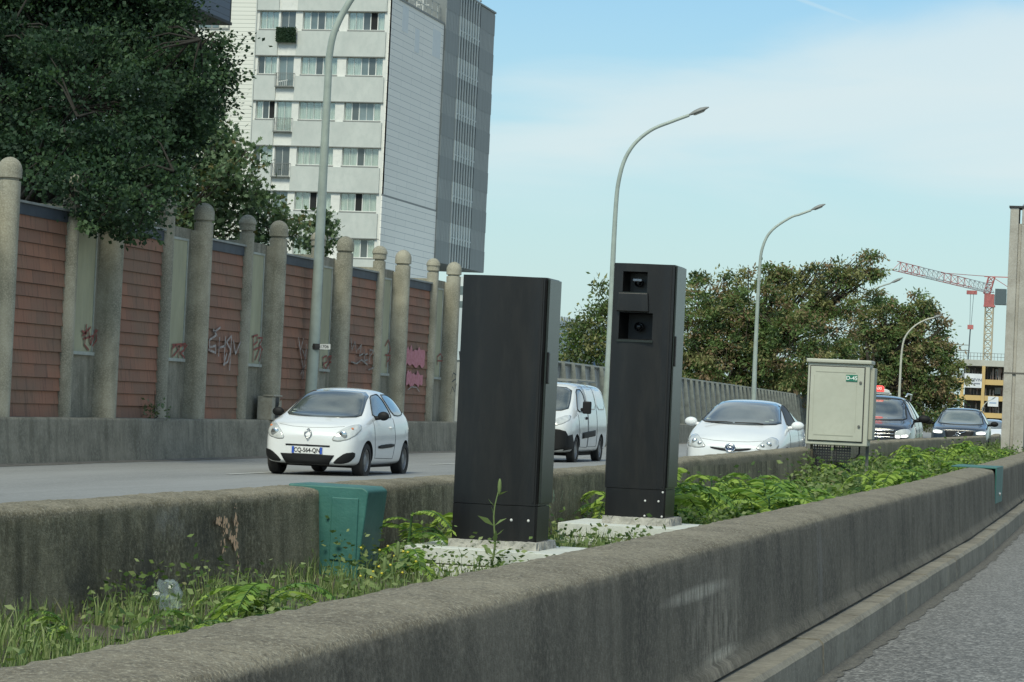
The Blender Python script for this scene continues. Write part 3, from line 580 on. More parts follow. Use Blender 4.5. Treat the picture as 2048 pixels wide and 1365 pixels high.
# ================================================================== concrete portal (sign gantry leg) at the right edge
m_gan = conc('portal_concrete', (.42, .40, .35), (.32, .30, .26), (.46, .45, .41), .8, .3, .5)
t = thing('gantry', (-4.0, 71, .2), 'tall beige concrete gantry leg standing in the median at the right edge', 'gantry')
a = Vector(at(2001, 900, 70)); y0 = a.y; xg = a.x
ztop = at(2022, 415, 70)[2]
b = MB(); b.box(xg, xg+.22, y0, y0+.7, .1, ztop); b.box(xg+.22, xg+.30, y0+.05, y0+.65, .1, ztop-.4); b.box(xg+.30, xg+.56, y0+.002, y0+.7, .1, ztop-.42)
b.build('column', m_gan, t, bevel=.015)
b = MB(); b.box(xg-.01, xg+.58, y0-.01, y0+.72, 2.55, 2.585); b.build('joint_band', mat('joint_dark', (.12, .115, .10), .8), t)
b = MB(); b.prism([(.30, -.42), (1.1, -.42), (1.6, -.40), (12, -.40), (12, 0), (.3, 0)], (xg, y0+.003, ztop), (1, 0, 0), (0, 0, 1), (0, .68, 0)); b.build('beam', m_gan, t, bevel=.01)
b = MB(); b.box(xg-.03, xg+12, y0-.03, y0+.75, ztop, ztop+.05); b.build('cap', m_dark, t)
b = MB(); b.ellip((xg+.55, y0+.3, ztop+.05), (.28, .28, .14)); b.build('lamp_dome', mat('lamp_grey', (.3, .32, .33), .4), t, smooth=True)
# ================================================================== dark speed-camera cabinets, plinths, utility box
m_cab = mat('cabinet_dark_brown', (.0085, .0078, .0075), .36, (.006, .0062, .007), 1.2, stretch=(3, 3, .6), c3=(.020, .018, .016), s3=3, f3=.6, bump=.05, bscale=120)
m_cabs = mat('cabinet_dark_side', (.012, .017, .014), .3, (.018, .023, .019), 2, stretch=(2, 2, .5), bump=.05, bscale=60, c3=(.03, .03, .027), s3=5, f3=.3)
m_plin = conc('plinth_concrete', (.60, .62, .57), (.54, .56, .51), (.64, .66, .61), 1.2, .25, .12)
m_mort = mat('mortar', (.44, .43, .38), .95, (.3, .29, .26), 9, bump=1.0, bscale=25)
m_rivet = mat('rivet', (.6, .6, .58), .4)
m_cavity = mat('cavity_black', (.004, .004, .004), .5)
def cabinet(x0, x1, y0, dp, z0, z1, label, cam_, conv):
    """front skin gently convex to the left, flat door on the right; local units are survey units"""
    t = thing('speed_camera_cabinet', ((x0+x1)/2, y0+dp/2, z0), label, 'speed camera', None)
    w = x1-x0
    def fy(s): return y0-conv*math.sin(math.pi*min(1, max(0, (s+.25)/1.1)))**1.0*(1 if s < .85 else max(0, (1-s)/.15))*.9
    prof = [(x0, y0+dp*.9), (x0-.005, y0+dp*.25), (x0+.01, y0+.03)]+[(x0+.025+w*s*.93, fy(s)) for s in np.linspace(0, 1, 15)]+[(x1-.012, y0+.005), (x1, y0+.02)]
    xs = [p[0] for p in prof]
    if not cam_:
        b = MB(); n = len(prof); pr = prof+[(x1, y0+dp), (x0+.01, y0+dp)]
        b.prism(pr, (0, 0, z0+.22), (1, 0, 0), (0, 1, 0), (0, 0, z1-z0-.22)); b.build('housing', m_cab, t, smooth='auto')
    else:
        # openings cut by building the front skin in bands around them
        zo = [(.70, .806, .13, .68), (.885, .968, .19, .58)]     # (z0, z1 as fraction; x0, x1 as fraction)
        Hh = z1-z0; levels = sorted(set([.22/Hh, 1.0]+[q for o in zo for q in o[:2]])); b = MB()
        cols = 28; fr = np.linspace(0, 1, cols+1)
        def pt(s, z): return (x0+.0+w*s, fy((s-.03)/.93) if s > .03 else y0+.03*(1-s/.03)+fy(0)*0, z)
        for la, lb in zip(levels, levels[1:]):
            for i in range(cols):
                s0, s1 = fr[i], fr[i+1]; sm = (s0+s1)/2; lm = (la+lb)/2
                if any(o[0] < lm < o[1] and o[2] < sm < o[3] for o in zo): continue
                b.quad(pt(s0, z0+la*Hh), pt(s1, z0+la*Hh), pt(s1, z0+lb*Hh), pt(s0, z0+lb*Hh))
        zb, zt_ = z0+.22, z1; yb = y0+dp
        b.quad((x0, y0+.03, zb), (x0, y0+.03, zt_), (x0, yb, zt_), (x0, yb, zb)); b.quad((x1, y0, zb), (x1, yb, zb), (x1, yb, zt_), (x1, y0, zt_)); b.quad((x0, yb, zb), (x0, yb, zt_), (x1, yb, zt_), (x1, yb, zb))
        top = [pt(s, zt_) for s in fr]; b.add(top+[(x1, yb, zt_), (x0, yb, zt_)], [tuple(range(cols+3))])
        b.build('housing', m_cab, t, smooth='auto')
        for qi, o in enumerate(zo):
            # recess: sloping sides, dark back
            sa = min(fr, key=lambda s: abs(s-o[2])); sa = fr[[i for i in range(cols) if (fr[i]+fr[i+1])/2 > o[2]][0]]; sb = fr[[i for i in range(cols) if (fr[i]+fr[i+1])/2 < o[3]][-1]+1]
            za, zc = z0+o[0]*Hh, z0+o[1]*Hh; xa, xb = x0+w*sa, x0+w*sb; dpt = .17; ins = .02 if qi else .035
            A = pt(sa, za); B = pt(sb, za); Cc = pt(sb, zc); Dd = pt(sa, zc); bk = [(xa+ins, y0+dpt, za+.01), (xb-ins, y0+dpt, za+.01), (xb-ins, y0+dpt, zc-.005), (xa+ins, y0+dpt, zc-.005)]
            r = MB(); r.add([A, B, Cc, Dd]+bk, [(0, 1, 5, 4), (1, 2, 6, 5), (2, 3, 7, 6), (3, 0, 4, 7), (4, 5, 6, 7)]); rc = r.build('recess', m_cavity if qi == 0 else m_cab, t)
            e = MB(); e.box(xa-.012, xb+.012, A[1]-.014, A[1]+.01, za-.02, za-.004) if qi == 0 else e.box(xa, xb+.01, A[1]-.022, A[1]+.01, za-.005, za+.002)
            e.build('sill', m_cabs, t)
            cx = (xa+xb)/2
            l = MB(); rr = .035 if qi == 0 else .03
            l.lathe([(rr, 0), (rr, .05), (rr*.8, .055), (rr*.75, .03), (.001, .028)], 20, (cx, y0+dpt-.055 if 0 else y0+.10, (za+zc)/2), 'y'); le = l.build('camera_lens', mat('lens_ring', (.03, .03, .035), .25), t, smooth='auto')
            g = MB(); g.ellip((cx, y0+.10, (za+zc)/2), (rr*.72, .02, rr*.72)); g.build('lens_glass', mat('lens_glass', (.02, .022, .03) if 0 else (.01, .011, .013), .12), le, smooth=True)
            if qi: h = MB(); h.box(cx-.035, cx+.035, y0+.05, y0+.09, (za+zc)/2+.01, (za+zc)/2+.03); h.build('flash_reflector', mat('reflector_pale', (.55, .57, .6), .2), t, bevel=.006)
        h = MB(); yv = fy(.25)-.03; h.prism([(0, 0), (w*.52, 0), (w*.5, Hh*.074), (.01, Hh*.074)], (x0+w*.10, yv, z0+.809*Hh), (1, 0, 0), (0, 0, 1), (0, .05, 0)); h.build('visor', m_cab, t, bevel=.008)
    # right-hand flank door, seam, handle
    b = MB(); b.box(x1+.0015, x1+.016, y0+.015, y0+dp-.004, z0+.235, z1-.006); d = b.build('side_door', m_cabs, t, bevel=.004)
    b = MB(); b.box(x1+.0155, x1+.03, y0+.01, y0+.055, z0+(z1-z0)*.60, z0+(z1-z0)*.72); b.build('handle', m_cab, d, bevel=.012)
    b = MB(); b.box(x1-.035, x1-.022, y0-.006, y0+.01, z0+.24, z1-.01); b.build('door_seam', m_cavity, t)
    b = MB(); b.prism(prof+[(x1, y0+dp), (x0+.01, y0+dp)], (0, 0, z0), (1, 0, 0), (0, 1, 0), (0, 0, .2165)); b.build('base_skirt', m_cab, t, smooth='auto')
    b = MB()
    for xr, zr in ((x1-.15, z0+.13), (x1-.05, z0+.13))+(((x1-.15, z0+.015), (x1-.02, z0+.015), (x1-.02, z0+.2)) if cam_ else ()): b.ellip((xr, fy((xr-x0-.025)/(w*.93))-.001, zr), (.009, .008, .009), 8, 6)
    b.build('rivets', m_rivet, t, smooth=True)
    return t
cabinet(-4.18, -3.645, 16.12, .34, .45, 2.045, 'dark brown roadside speed camera cabinet with a plain closed front', False, .07)
cabinet(-4.155, -3.675, 20.65, .42, .45, 2.385, 'taller dark brown speed camera cabinet with two camera openings near its top', True, .045)
def rough_slab(name, x0, x1, y0, y1, z0, z1, M, parent, r):
    b = MB(); n = 22; vs = []
    per = [(x0+(x1-x0)*i/n, y0) for i in range(n)]+[(x1, y0+(y1-y0)*i/n) for i in range(n)]+[(x1-(x1-x0)*i/n, y1) for i in range(n)]+[(x0, y1-(y1-y0)*i/n) for i in range(n)]
    N_ = len(per); cx, cy = (x0+x1)/2, (y0+y1)/2
    for lev, (z, s) in enumerate(((z0, 1.03), (z0+(z1-z0)*.5, 1.01), (z1, 1.0), (z1+.001, .6))):
        for i, (x, y) in enumerate(per):
            e = r*.5*random.uniform(-1, 1)+r*fbm(i*.35, lev*.3, 3) if lev < 3 else 0
            vs.append((cx+(x-cx)*s+e, cy+(y-cy)*s-e, z+(r*.25*random.uniform(-1, 1) if lev >= 2 else 0)))
    fs = [(l*N_+i, l*N_+(i+1) % N_, (l+1)*N_+(i+1) % N_, (l+1)*N_+i) for l in range(3) for i in range(N_)]+[tuple(range(3*N_, 4*N_))]
    b.add(vs, fs); return b.build(name, M, parent)
for (x0, x1, y0, y1, zt, cx0, cx1, cy0, cy1, lab) in ((-4.38, -3.42, 15.85, 16.75, .405, -4.165, -3.62, 16.04, 16.56, 'pale concrete plinth with crumbling mortar under the closed-fronted dark cabinet'),
                                  (-4.42, -3.46, 20.3, 21.3, .395, -4.14, -3.62, 20.58, 21.10, 'thick pale concrete plinth in two layers under the dark cabinet with openings')):
    t = thing('concrete_plinth', ((x0+x1)/2, (y0+y1)/2, .1), lab, 'plinth')
    b = MB(); b.box(x0, x1, y0, y1, .05, zt-.1); b.box(x0-.004, x1+.004, y0-.004, y1+.004, zt-.095, zt); b.build('slab', m_plin, t, bevel=.006)
    rough_slab('mortar_bed', cx0, cx1, cy0, cy1, zt-.01, .452, m_mort, t, .012)
# grey paint scrawl on the second plinth
b = MB(); 
t_ = [o for o in bpy.data.objects if o.name.startswith('concrete_plinth.')][0]
for s in ([(1252, 1070), (1262, 1066), (1266, 1074), (1256, 1080), (1264, 1084)],):
    for a, c in zip(s, s[1:]):
        A = Vector(on_y(*a, 20.29)); C_ = Vector(on_y(*c, 20.29)); d = (C_-A).normalized(); nn = Vector((-d.z, 0, d.x))*.008
        b.quad((A+nn), (C_+nn), (C_-nn), (A-nn))
b.build('scrawl', mat('scrawl_white', (.58, .6, .57), .9, (.46, .47, .44), 20), t_)
# ---- utility box on legs
m_ub = mat('grp_beige', (.47, .48, .40), .55, (.41, .42, .35), 1.5, c3=(.38, .38, .31), s3=9, f3=.35)
m_ubs = mat('grp_edge', (.36, .37, .30), .6, (.34, .34, .28), 3)
m_leg = mat('leg_steel', (.16, .16, .145), .6, (.1, .1, .09), 6)
m_cable = mat('cable_black', (.012, .012, .013), .5)
y0 = 37.6; xa = at(1610, 890, 37.8)[0]; xb = at(1739, 890, 37.8)[0]; za = at(1612, 890, 37.8)[2]+.01; zb = at(1618, 720, 37.8)[2]
t = thing('utility_box', ((xa+xb)/2, y0+.2, .25), 'beige utility cabinet with a green number plate, raised on legs above the weeds', 'utility box')
b = MB(); b.box(xa+.012, xb-.0, y0+.02, y0+.42, za, zb-.03); b.build('casing', m_ub, t, bevel=.02)
b = MB(); b.box(xa-.01, xb+.02, y0-.02, y0+.46, zb-.035, zb+.02); b.build('roof', m_ub, t, bevel=.015)
b = MB(); b.box(xb+.001, xb+.06, y0+.06, y0+.4, za+.1, zb-.08); b.build('side_panel', m_ubs, t, bevel=.01)
d0, d1, e0, e1 = xa+.055, xb-.075, za+.065, zb-.085
b = MB(); b.box(d0-.012, d1+.012, y0+.008, y0+.021, e0-.012, e1+.012); b.build('door_gap', m_dark, t)
b = MB(); b.box(d0, d1, y0-.008, y0+.012, e0, e1); dr = b.build('door', m_ub, t, bevel=.006)
b = MB(); b.box(d0+.07, d1-.12, y0-.012, y0-.006, e1-.075, e1-.065); b.box(d0+.07, d1-.12, y0-.012, y0-.006, e0+.07, e0+.08); b.box(d0+.05, d0+.055, y0-.010, y0-.006, e0+.12, e1-.12); b.box(d1-.10, d1-.095, y0-.010, y0-.006, e0+.12, e1-.2); b.build('rib', m_ubs, dr)
for z in (e0+.21, e1-.20): b = MB(); b.lathe([(.018, .0), (.018, -.02), (.001, -.022)], 12, (d1-.045, y0-.008, z), 'y'); b.build('lock', m_leg, dr, smooth='auto')
sx0 = d1-.245; b = MB(); b.box(sx0, sx0+.155, y0-.018, y0-.007, e1-.19, e1-.10); sg = b.build('number_plate', mat('sign_green', (.01, .16, .10), .4), dr)
text_part('plate_text', 'D-45', .075, (sx0+.078, y0-.0195, e1-.146), (1, 0, 0), (0, 0, 1), mat('sign_white', (.75, .8, .75), .5), sg, bold=.0012)
for xx, nm in ((xa+.06, 0), (xb-.02, 1)):
    b = MB(); b.box(xx-.025, xx+.025, y0+.03, y0+.08, .1, za+.02) if not nm else b.box(xx-.02, xx+.02, y0+.25, y0+.29, .1, za+.02); b.build('leg', m_leg, t)
b = MB(); b.box(xa+.02, xa+.11, y0+.10, y0+.16, .1, za); b.build('timber_post', mat('old_timber', (.20, .17, .12), .9, (.11, .095, .07), 9, stretch=(6, 6, 1)), t)
b = MB(); b.box(xb-.3, xb-.02, y0+.262, y0+.28, .45, .475); b.build('brace', m_leg, t)
b = MB()
for k in range(2):
    x0_ = xa+.13+k*.27
    for i in range(7): xx = x0_+i*.036; b.box(xx, xx+.012, y0+.1, y0+.12, .3, za+.01)
    for j in range(15): zz = .32+j*.037; b.box(x0_-.01, x0_+.235, y0+.102, y0+.122, zz, zz+.02)
b.build('cable_tray', m_cable, t)
b = MB(); b.tube([(xa+.18, y0+.09, za), (xa+.16, y0+.08, za-.2), (xa+.2, y0+.08, .3)], .008, 6); b.tube([(xa+.42, y0+.09, za), (xa+.44, y0+.08, za-.25), (xa+.4, y0+.08, .3)], .007, 6)
b.tube([(xb-.12, y0+.2, za+.02), (xb-.12, y0+.2, za-.1), (xb-.16, y0+.17, za-.15), (xb-.22, y0+.14, za-.17)], .012, 6); b.build('cable', m_cable, t, smooth=True)
# ---- crumpled clear plastic bag in the weeds
P0 = on_x(338, 1190, -4.15); b = MB(); b.ellip((-4.15, P0[1], P0[2]), (.05, .075, .062), 22, 14)
for i, v in enumerate(b.v):
    d = Vector(v)-Vector((-4.15, P0[1], P0[2])); q = 1+.35*math.sin(d.x*90+i*.3)*math.cos(d.z*80)+random.uniform(-.14, .14); b.v[i] = tuple(Vector((-4.15, P0[1], P0[2]))+d*q)
mb_ = mat('clear_plastic', (.50, .60, .60), .12, spec=.9); mb_.node_tree.nodes['Principled BSDF'].inputs['Alpha'].default_value = .16
tag(b.build('plastic_bag', mb_, smooth='auto'), 'crumpled clear plastic bag caught in the weeds at lower left', 'plastic bag')
# ================================================================== buildings
YF = 162.5; XS = -47.42
def fx(px): return on_y(px, 222, YF)[0]
def fz(py): return on_y(640, py, YF)[2]
zr = [fz(v) for v in (22.6, 112.8, 203, 293.5, 384, 476, 567)]; pitch = (zr[0]-zr[5])/5; wh = pitch*.41
m_fac = mat('facade_white', (.72, .72, .68), .8, (.63, .64, .61), .7, c3=(.46, .48, .46), s3=5, f3=.3)
m_spa = mat('spandrel_grey_green', (.53, .555, .53), .85, (.47, .495, .475), .8, stretch=(1, 1, .6), c3=(.37, .42, .40), s3=3, f3=.35)
m_rev = mat('reveal_dark', (.05, .055, .055), .8); m_sill = mat('sill_grey', (.25, .26, .25), .7)
m_cur = mat('curtain', (.68, .67, .60), .9, (.48, .48, .43), 2.2, stretch=(3.5, 1, .25), lo=.4, hi=.6); m_wfr = mat('window_frame', (.66, .67, .64), .5)
m_pane = mat('window_pane', (.10, .115, .115), .06, (.05, .06, .06), .35, spec=.9); m_pblue = mat('window_pane_blue', (.19, .24, .25), .05, (.10, .13, .13), .4, spec=.9); m_open = mat('open_window_dark', (.008, .009, .01), .8)
m_thin = thinglass('thin_pane', (.92, .96, .95), .12)
ap = thing('apartment_building', (-51, 168, 0), 'pale grey-green apartment block with rows of curtained windows', 'building')
xA = (fx(511), fx(549)); xD = (fx(553), fx(583)); xB = (fx(597), fx(670)); xC = (fx(688), fx(761)); xL = fx(505)
b = MB(); b.box(xL, XS-.05, YF+.32, YF+12.7, -1, 26.0)
for i, z in enumerate(zr):     # window band masonry between the openings
    z1, z0 = z, z-wh
    for a, c in ((xL, xA[0]), (xA[1], xD[0]), (xD[1], xB[0]), (xB[1], xC[0]), (xC[1], XS)): b.box(a, c, YF, YF+.33, z0-.002, z1+.002)
    zb = z-pitch
    b.box(xL, xD[0], YF-.001, YF+.33, zb+.002, z0-.003); b.box(xD[1], XS, YF-.001, YF+.33, zb+.002, z0-.003)
    zd = z0-.75; b.box(xD[0], xD[1], YF-.001, YF+.33, zb+.002, zd)
b.box(xL, XS, YF-.001, YF+.33, zr[0]+.003, 26.0)
b.build('wall', m_fac, ap)
for i, z in enumerate([zr[0]+pitch]+zr[:-1]):
    zt = z-wh-.10; zb = z-pitch+.03
    b = MB(); b.box(xL+.05, xD[0]-.12, YF-.10, YF, zb, zt); b.build('spandrel', m_spa, ap)
    b = MB(); b.box(xD[1]+.12, XS-.25, YF-.10, YF, zb, zt); b.box(XS-.25, XS-.2, YF-.12, YF, zb, zt); s = b.build('spandrel', m_spa, ap)
    b = MB(); b.box(xL+.03, XS-.18, YF-.14, YF-.0, zb-.055, zb-.003); b.build('drip_edge', m_sill, s)
def window(x0, x1, z0, z1, segs, nm='window', off=.16):
    """segs: list of kinds across the width: c curtain, g glass, b bluish glass, o open dark"""
    b = MB(); y = YF+off; b.box(x0, x1, y, y+.05, z1-.05, z1); b.box(x0, x1, y, y+.05, z0, z0+.045); n = len(segs); w = (x1-x0)/n
    for k in range(n+1):
        xx = x0+w*k; thick = .028 if k in (0, n) or segs[k-1] != segs[min(k, n-1)] else .012; b.box(max(x0, xx-thick), min(x1, xx+thick), y+.001, y+.049, z0+.045, z1-.05)
    b.mat(1).box(x0, x1, y+.1, y+.14, z0, z1)
    b.mat(2).box(x0-.03, x1+.03, YF-.06, y, z0-.075, z0-.004)
    f = b.build(nm, [m_wfr, m_rev, m_sill], ap)
    for kind, M, name in (('c', m_cur, 'curtain'), ('g', m_pane, 'pane'), ('b', m_pblue, 'pane'), ('o', m_open, 'opening')):
        b = MB(); hit = False
        for k, s in enumerate(segs):
            if s != kind: continue
            hit = True; xa, xb = x0+w*k+.012, x0+w*(k+1)-.012
            if kind == 'c':
                m_ = 14; P_ = [(xa+(xb-xa)*j/m_, y+.075+.018*math.sin(j*2.4+k)) for j in range(m_+1)]
                for (u0, v0), (u1, v1) in zip(P_, P_[1:]): b.quad((u0, v0, z0+.03), (u1, v1, z0+.03), (u1, v1, z1-.03), (u0, v0, z1-.03))
            else: b.box(xa, xb, y+.02, y+.03, z0+.045, z1-.05)
        if hit: b.build(name, M, f)
    if 'c' in segs: b = MB(); b.box(x0+.02, x1-.02, y+.032, y+.036, z0+.046, z1-.051); b.build('pane', m_thin, f)
rowsA = ['ccc', 'gcc', 'cgo', 'gcc', 'ogg', 'ccc', 'ccc']; rowsB = ['cbgcc', 'ccgcc', 'ccccc', 'cccccc', 'ccocc', 'ccccc', 'ccccc']; rowsC = ['ccgoc', 'ccbgc', 'cgbbc', 'ccgcc', 'ccocc', 'cccgc', 'ccccc']; rowsD = ['g', 'b', 'c', 'g', 'b', 'c', 'c']
for i, z in enumerate(zr):
    for (x0, x1), sg in ((xA, rowsA[i]), (xB, rowsB[i]), (xC, rowsC[i])): window(x0, x1, z-wh, z, sg)
    x0, x1 = xD; zd = z-wh-.75; window(x0, x1, zd, z, rowsD[i]*2, 'french_window', .12)
    b = MB(); yr = YF-.30; zt = z-wh+.02
    b.box(x0-.12, x1+.12, yr, yr+.03, zt, zt+.03); b.box(x0-.12, x1+.12, yr, yr+.03, zd-.04, zd-.01); b.box(x0-.12, x1+.12, yr, YF, zd-.08, zd-.045)
    for s in (x0-.12, x1+.09): b.box(s, s+.03, yr+.03, YF, zt, zt+.03)
    for k in range(11): xx = x0-.12+(x1-x0+.22)*k/10; b.box(xx, xx+.018, yr+.005, yr+.02, zd-.01, zt)
    r = b.build('balcony_railing', mat('railing', (.16, .17, .16), .6), ap)
    if i == 0:
        b = MB()
        for q in range(1400):
            c = Vector((random.uniform(x0-.15, x1+.15), yr-random.uniform(0, .08), random.uniform(zd-.1, zt+.05))); d = Vector((random.gauss(0, 1), random.gauss(0, 1), random.gauss(0, 1))).normalized()*.07; e = d.cross(Vector((random.random(), 1, .3))).normalized()*.045
            b.quad(c-d, c+e, c+d, c-e)
        b.build('foliage_screen', leafmat('balcony_leaf', (.02, .045, .025), (.035, .065, .035)), ap)
    if i == 1:
        b = MB(); b.prism([(0, 0), (.7, .14), (.72, .2), (.04, .08)], (x0, yr+.1, zd+.2), (1, 0, 0), (0, 0, 1), (0, .02, 0)); [b.box(x0+.08+k*.13, x0+.12+k*.13, yr+.1, yr+.12, zd, zd+.22+k*.02) for k in range(5)]; b.build('chair', m_wfr, ap)
# side elevation: pale cladding boards
def boards(name, c, c2, rowh, bw, axis='yz', line=(.25, .28, .28)):
    M = mat(name, c, .6, bump=.05); t = M.node_tree; bs = t.nodes['Principled BSDF']; tcn = [n for n in t.nodes if n.type == 'TEX_COORD'][0]
    s = t.nodes.new('ShaderNodeSeparateXYZ'); cb = t.nodes.new('ShaderNodeCombineXYZ'); t.links.new(tcn.outputs['Object'], s.inputs[0])
    t.links.new(s.outputs[1 if axis == 'yz' else 0], cb.inputs[0]); t.links.new(s.outputs[2], cb.inputs[1])
    br = t.nodes.new('ShaderNodeTexBrick'); br.inputs['Color1'].default_value = (*c, 1); br.inputs['Color2'].default_value = (*c2, 1); br.inputs['Mortar'].default_value = (*line, 1)
    br.inputs['Scale'].default_value = 1; br.inputs['Brick Width'].default_value = bw; br.inputs['Row Height'].default_value = rowh; br.inputs['Mortar Size'].default_value = .02; br.inputs['Mortar Smooth'].default_value = .6
    t.links.new(cb.outputs[0], br.inputs[0]); t.links.new(br.outputs[0], bs.inputs['Base Color']); return M
m_clad = boards('cladding_blue_grey', (.84, .82, .76), (.78, .765, .71), .46, 5.2, line=(.27, .30, .32))
m_sid = boards('white_siding', (.70, .70, .64), (.67, .67, .61), .285, 9, 'xz', line=(.30, .31, .28))
for q in (m_clad, m_sid): q.node_tree.nodes['Principled BSDF'].inputs['Roughness'].default_value = .55
b = MB(); b.box(XS-.05, XS, YF-.002, 175.35, 13.62, 25.9); b.box(XS-.05, XS+.03, YF-.002, 175.35, -1, 13.5); b.build('side_cladding', m_clad, ap)
b = MB(); b.box(XS-.05, XS+.02, YF-.002, 175.35, 13.5, 13.62); b.build('expansion_joint', m_sill, ap)
for (ya, yb_, za, zb_) in ((165.2, 166.6, 24.1, 25.7), (168.3, 169.4, 23.2, 24.7), (172.6, 174.6, 23.5, 25.3)):
    b = MB(); b.box(XS, XS+.012, ya, yb_, za, zb_); b.build('new_panel', mat('new_cladding', (.72, .75, .75), .6, (.68, .71, .71), 2), ap)
b = MB(); b.box(-80, XS+.05, YF-.1, YF+.15, 26.0, 26.12); b.box(XS-.15, XS+.05, YF+.15, 175.3, 25.9, 26.03); b.build('roof_edge', m_sill, ap)
m_beig = mat('roof_structure', (.38, .37, .31), .8, (.28, .27, .23), 1)
b = MB(); b.box(-52, XS-1.2, 166.5, 170.5, 26, 28.2)
for k in range(9): b.box(XS-1.2, XS-1.1, 166.5+k*.45, 166.65+k*.45, 26, 28.2)
b.build('roof_housing', m_beig, ap)
b = MB()
for yy_ in np.arange(163.5, 175, 1.4): b.box(XS-.35, XS-.3, yy_, yy_+.05, 26, 27.2)
for zz in (26.6, 27.2): b.box(XS-.36, XS-.29, 163, 175.2, zz, zz+.05)
b.build('roof_railing', mat('railing_light', (.42, .44, .42), .5), ap)
for (yy_, zt, k) in ((171.5, 28.6, 4), (173.0, 28.0, 3)):
    b = MB(); b.box(XS-.9, XS-.84, yy_, yy_+.06, 26, zt)
    for j in range(k): b.box(XS-1.3, XS-.45, yy_, yy_+.04, zt-.15-j*.5, zt-.1-j*.5)
    b.build('antenna', m_wfr, ap)
# white wing left
wg = thing('apartment_building', (-62, 168, 0), 'white horizontally sided building wing behind the big dark tree, left of the grey-green block', 'building')
b = MB(); b.box(-78, xL-.04, YF-.06, YF+12, -1, 26.6); b.build('wall', m_sid, wg)
b = MB(); b.box(xL-.045, xL+.02, YF-.1, YF+.1, 0, 26.5); b.build('corner_trim', m_spa, wg)
for r in range(0, 7, 2):
    z = zr[2]-pitch*(r-2)*1.0
    for x1 in (fx(452), fx(330)):
        b = MB(); b.box(x1-2.1, x1, YF-.13, YF-.05, z-wh-.1, z+.05); f = b.build('window', m_sill, wg)
        b = MB(); b.box(x1-2.02, x1-1.2, YF-.15, YF-.131, z-wh, z-.02); b.box(x1-1.1, x1-.7, YF-.15, YF-.131, z-wh, z-.02); b.build('pane', m_pblue, f)
        b = MB(); b.box(x1-.65, x1-.08, YF-.15, YF-.131, z-wh, z-.02); b.build('curtain', m_cur, f)
# dark tower
m_dk = [mat('tower_panel_%s' % n, c, .5, tuple(v*.8 for v in c), 1.0, stretch=(1, 5, .2)) for n, c in (('light', (.27, .29, .285)), ('dark', (.19, .21, .21)))]
m_fin = mat('tower_fin', (.52, .57, .56), .5); m_win = mat('tower_window', (.05, .065, .07), .2)
tw = thing('office_tower', (-52, 182, 0), 'dark grey ribbed tower block with a strip of narrow vertical windows, overhanging at its foot', 'building')
TX = XS+.10; yA, yB_, zb, zt = 175.4, 188.7, 10.2, 28.6
b = MB(); b.box(TX-9.5, TX-.05, yA, yB_, zb, zt); b.build('core', m_dk[1], tw)
ys0, ys1 = 178.9, 184.6; fl = 2.8
for k in range(7):
    z0 = zb+.02+k*fl; z1 = min(zt, z0+fl*.52); z2 = min(zt, z0+fl)
    for (a, c) in ((yA, ys0), (ys1, yB_)):
        b = MB(); b.box(TX-.05, TX+.01, a, c, z0, z1); b.build('panel', m_dk[1], tw)
        if z2 > z1:
            b = MB(); n = int((c-a)/.36)
            for j in range(n): b.box(TX-.05, TX+.0, a+j*(c-a)/n, a+(j+.86)*(c-a)/n, z1, z2)
            b.build('panel', m_dk[0], tw)
    b = MB()
    for j in range(8): yy_ = ys0+j*(ys1-ys0)/8; b.box(TX-.04, TX-.02, yy_+.3, yy_+.72, z0, z2)
    b.build('window_strip', m_win, tw)
    b = MB()
    for j in range(8):
        yy_ = ys0+j*(ys1-ys0)/8; b.box(TX-.05, TX+.06, yy_, yy_+.30, z1, z2)
    b.build('fin', m_fin, tw)
    b = MB()
    for j in range(8):
        yy_ = ys0+j*(ys1-ys0)/8; b.box(TX-.05, TX+.045, yy_, yy_+.28, z0, z1); b.box(TX-.06, TX+.03, yy_+.3, yy_+.7, z1+.35, z1+.45)
    b.build('fin', mat('tower_fin_grey', (.36, .39, .385), .5), tw)
b = MB(); b.box(TX-9.6, TX+.08, yA-.02, yB_+.03, zt, zt+.12); b.build('roof_edge', m_dk[1], tw)
b = MB(); b.box(TX-9.5, TX-2.2, yA+.3, yB_-4, -1, zb); b.build('recessed_base', mat('tower_base', (.20, .20, .185), .8, (.14, .14, .13), 1), tw)
# slate clad overhang top left
sl_ = thing('slate_building', (-40, 112, 0), 'blue-grey slate clad overhanging building corner at the top edge behind the tree', 'building')
Pc = at(459, 44, 118); m_sl = boards('slate_boards', (.095, .125, .17), (.08, .105, .145), .33, 12, line=(.03, .04, .055))
b = MB(); b.box(Pc[0]-7, Pc[0], 96, Pc[1], Pc[2], Pc[2]+6); b.build('upper_storey', m_sl, sl_)
b = MB(); b.box(Pc[0]-7, Pc[0]-1.2, 97, Pc[1]-.8, -1, Pc[2]-.12); b.build('lower_storey', m_fac, sl_)
b = MB(); b.box(Pc[0]-7, Pc[0]+.03, 96, Pc[1]+.25, Pc[2]-.12, Pc[2]-.003); b.box(Pc[0]-7, Pc[0]-.03, Pc[1]+.003, Pc[1]+.25, Pc[2]-.003, Pc[2]+6); b.build('trim', m_rev, sl_)
